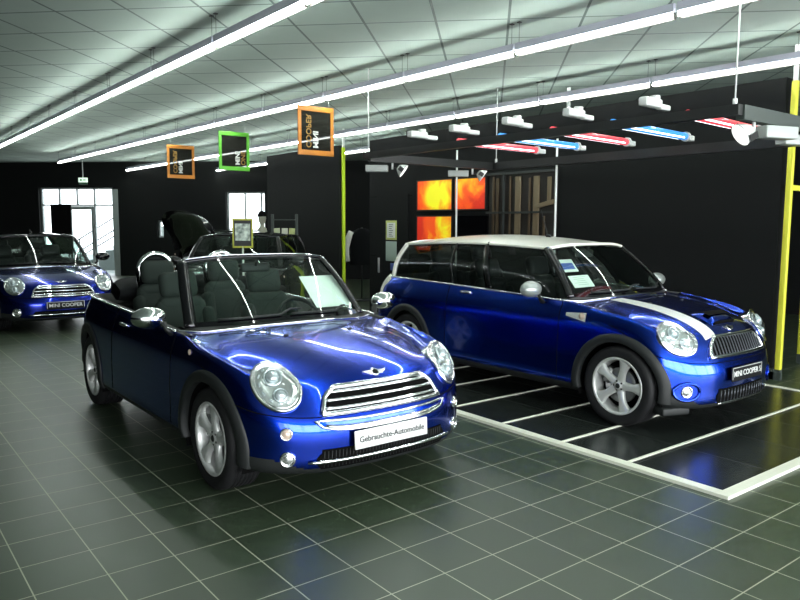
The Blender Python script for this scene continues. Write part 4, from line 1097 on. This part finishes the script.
# ================================================================== more cars
make_car(dict(name='hatchback_car', label='dark blue hatchback at the left edge, black plate on its bumper, chrome striped grille', loc=(1.905, 8.42, 0), rz=0, wb=2.467, rear=.455, fy=1.08, zs=.0, paint='navy', body='closed',
    wheel='star', spin=(.2, .5), mirror='gloss', face='bars', nbars=3, grille=(.515, .65), ring=.014, badge_z=.705, hl=(.595, .67, .116, .150), intake=(.23, .315, .42),
    fog=(.60, .30, .058), ind=None, plate=(.39, .50, .11, 'MINI COOPER', False, .070), head_z=1.345, head_y=.93, head_w=.55, a_base=(.68, .60, .872), roof='gloss', roof_rear=(2.75, 1.33, .55), roof_mid=(1.7, 1.372), posts=((.50, .04),), sideind=1, mir_z=1.0, handle_z=.88, door_c=9.6))
make_car(dict(name='hatchback_car', label='black hatchback parked behind the convertible, only its roof and windows showing', loc=(3.56, 6.08, 0), rz=math.radians(-40), wb=2.467, rear=.455, zs=.03, paint='blackpaint', body='closed',
    wheel='star', spin=(.3, .1), mirror='gloss', face='bars', nbars=3, grille=(.54, .665), badge_z=.725, hl=(.570, .685, .118, .145), intake=(.23, .315, .42),
    fog=(.60, .31, .05), plate=(.415, .50, .11, '', False, .070), head_z=1.375, head_y=.93, roof='gloss', roof_rear=(2.75, 1.36, .57), roof_mid=(1.7, 1.40), posts=((.50, .04),), mir_z=1.0, handle_z=.88, door_c=9.6, ant_long=False))
make_car(dict(name='hatchback_car', label='black hatchback farthest back with its bonnet raised', loc=(5.75, 13.0, 0), rz=math.radians(-75), wb=2.467, rear=.455, zs=.03, paint='blackpaint', body='closed', hood_open=1.32,
    wheel='star', spin=(.1, .4), mirror='gloss', face='bars', nbars=3, grille=(.54, .665), badge_z=.725, hl=(.570, .685, .118, .145), intake=(.23, .315, .42),
    fog=(.60, .31, .05), plate=(.415, .50, .11, '', False, .070), head_z=1.375, head_y=.93, roof='gloss', roof_rear=(2.75, 1.36, .57), roof_mid=(1.7, 1.40), posts=((.50, .04),), mir_z=1.0, handle_z=.88, door_c=9.6))

# ---- price sheets lying behind the windscreens
def sheet(name, lb, root, c, w, h, tilt, yaw=0., lines=True, pic=False):
    o = thing(name, lb, 'paper'); o.location = Vector(root)+Vector(c); o.rotation_euler = (tilt, 0, yaw)
    q = MB(); q.box((0, 0, h/2), (w, .003, h)); q.build('sheet', M['paper'], o)
    if lines:
        q = MB()
        for k in range(5): q.box((-.02*(k % 2), -.0022, h*.86-h*.16*k), (w*.62-.03*(k % 3), .001, .006))
        q.build('printed_lines', mat('grey_print', (.55, .60, .56), .6), o)
    if pic: q = MB(); q.box((0, -.0023, h*.45), (w*.8, .001, h*.5)); q.build('picture', mat('blue_print', (.08, .14, .45), .5), o)
    return o
sheet('price_sheet', 'large white price sheet behind the windscreen of the convertible', (1.885, .70, 0), (.50, .655, .935), .36, .33, -.86, .03, False)
sheet('price_sheet', 'lower white price sheet behind the windscreen of the estate car', (4.885, .055, 0), (-.20, .78, 1.00), .30, .13, -.70, .05)
sheet('price_sheet', 'upper price sheet with a blue picture in the estate car', (4.885, .055, 0), (-.24, .92, 1.13), .26, .14, -.70, .05, False, True)

# ================================================================== light
w = bpy.data.worlds.new('daylight'); sc.world = w; w.use_nodes = True
bg = w.node_tree.nodes['Background']; bg.inputs[0].default_value = (.93, .97, 1, 1); bg.inputs[1].default_value = 2.6
def area(name, loc, rot, sx, sy, e, col=(1, 1, 1)):
    ld = bpy.data.lights.new(name, 'AREA'); ld.shape = 'RECTANGLE'; ld.size = sx; ld.size_y = sy; ld.energy = e; ld.color = col
    o = bpy.data.objects.new(name, ld); COL.objects.link(o); o.location = loc; o.rotation_euler = rot; return o
area('front_window_daylight', (3.2, YB+.05, 1.55), (PI/2, 0, 0), 16.0, 2.4, 650, (.94, .98, 1))
area('door_daylight', O_+E_*(-10.1)-N_*.05+Vector((0, 0, 1.4)), (PI/2, 0, PI-PI/4), 2.2, 2.2, 25, (.95, 1, 1))

# ================================================================== camera
cd = bpy.data.cameras.new('camera'); cam = bpy.data.objects.new('camera', cd); COL.objects.link(cam)
cd.sensor_width = 36; cd.sensor_fit = 'HORIZONTAL'; cd.lens = 715.494*36/800; cd.clip_start = .05; cd.clip_end = 200
Rc = [[0.789552391619951, -0.6136643615508905, 0.00480335815378212], [-0.06113970943615734, -0.08644686553437256, -0.9943786378283398], [0.6106299671792058, 0.7848203557513146, -0.10577359018725861]]
r_, d_, f_ = [Vector(v) for v in Rc]
cam.matrix_world = Matrix.Translation((-.5433, -3.18535, 1.555)) @ Matrix((r_, -d_, -f_)).transposed().to_4x4()
sc.camera = cam
sc.view_settings.view_transform = 'Standard'; sc.view_settings.look = 'None'; sc.view_settings.gamma = 1; sc.view_settings.exposure = 0.85
sc.view_settings.use_curve_mapping = False
sc.cycles.max_bounces = 10; sc.cycles.transparent_max_bounces = 16; sc.cycles.glossy_bounces = 5; sc.cycles.diffuse_bounces = 4
sc.cycles.caustics_reflective = False; sc.cycles.caustics_refractive = False; sc.cycles.sample_clamp_indirect = 6.
sc.cycles.use_denoising = True
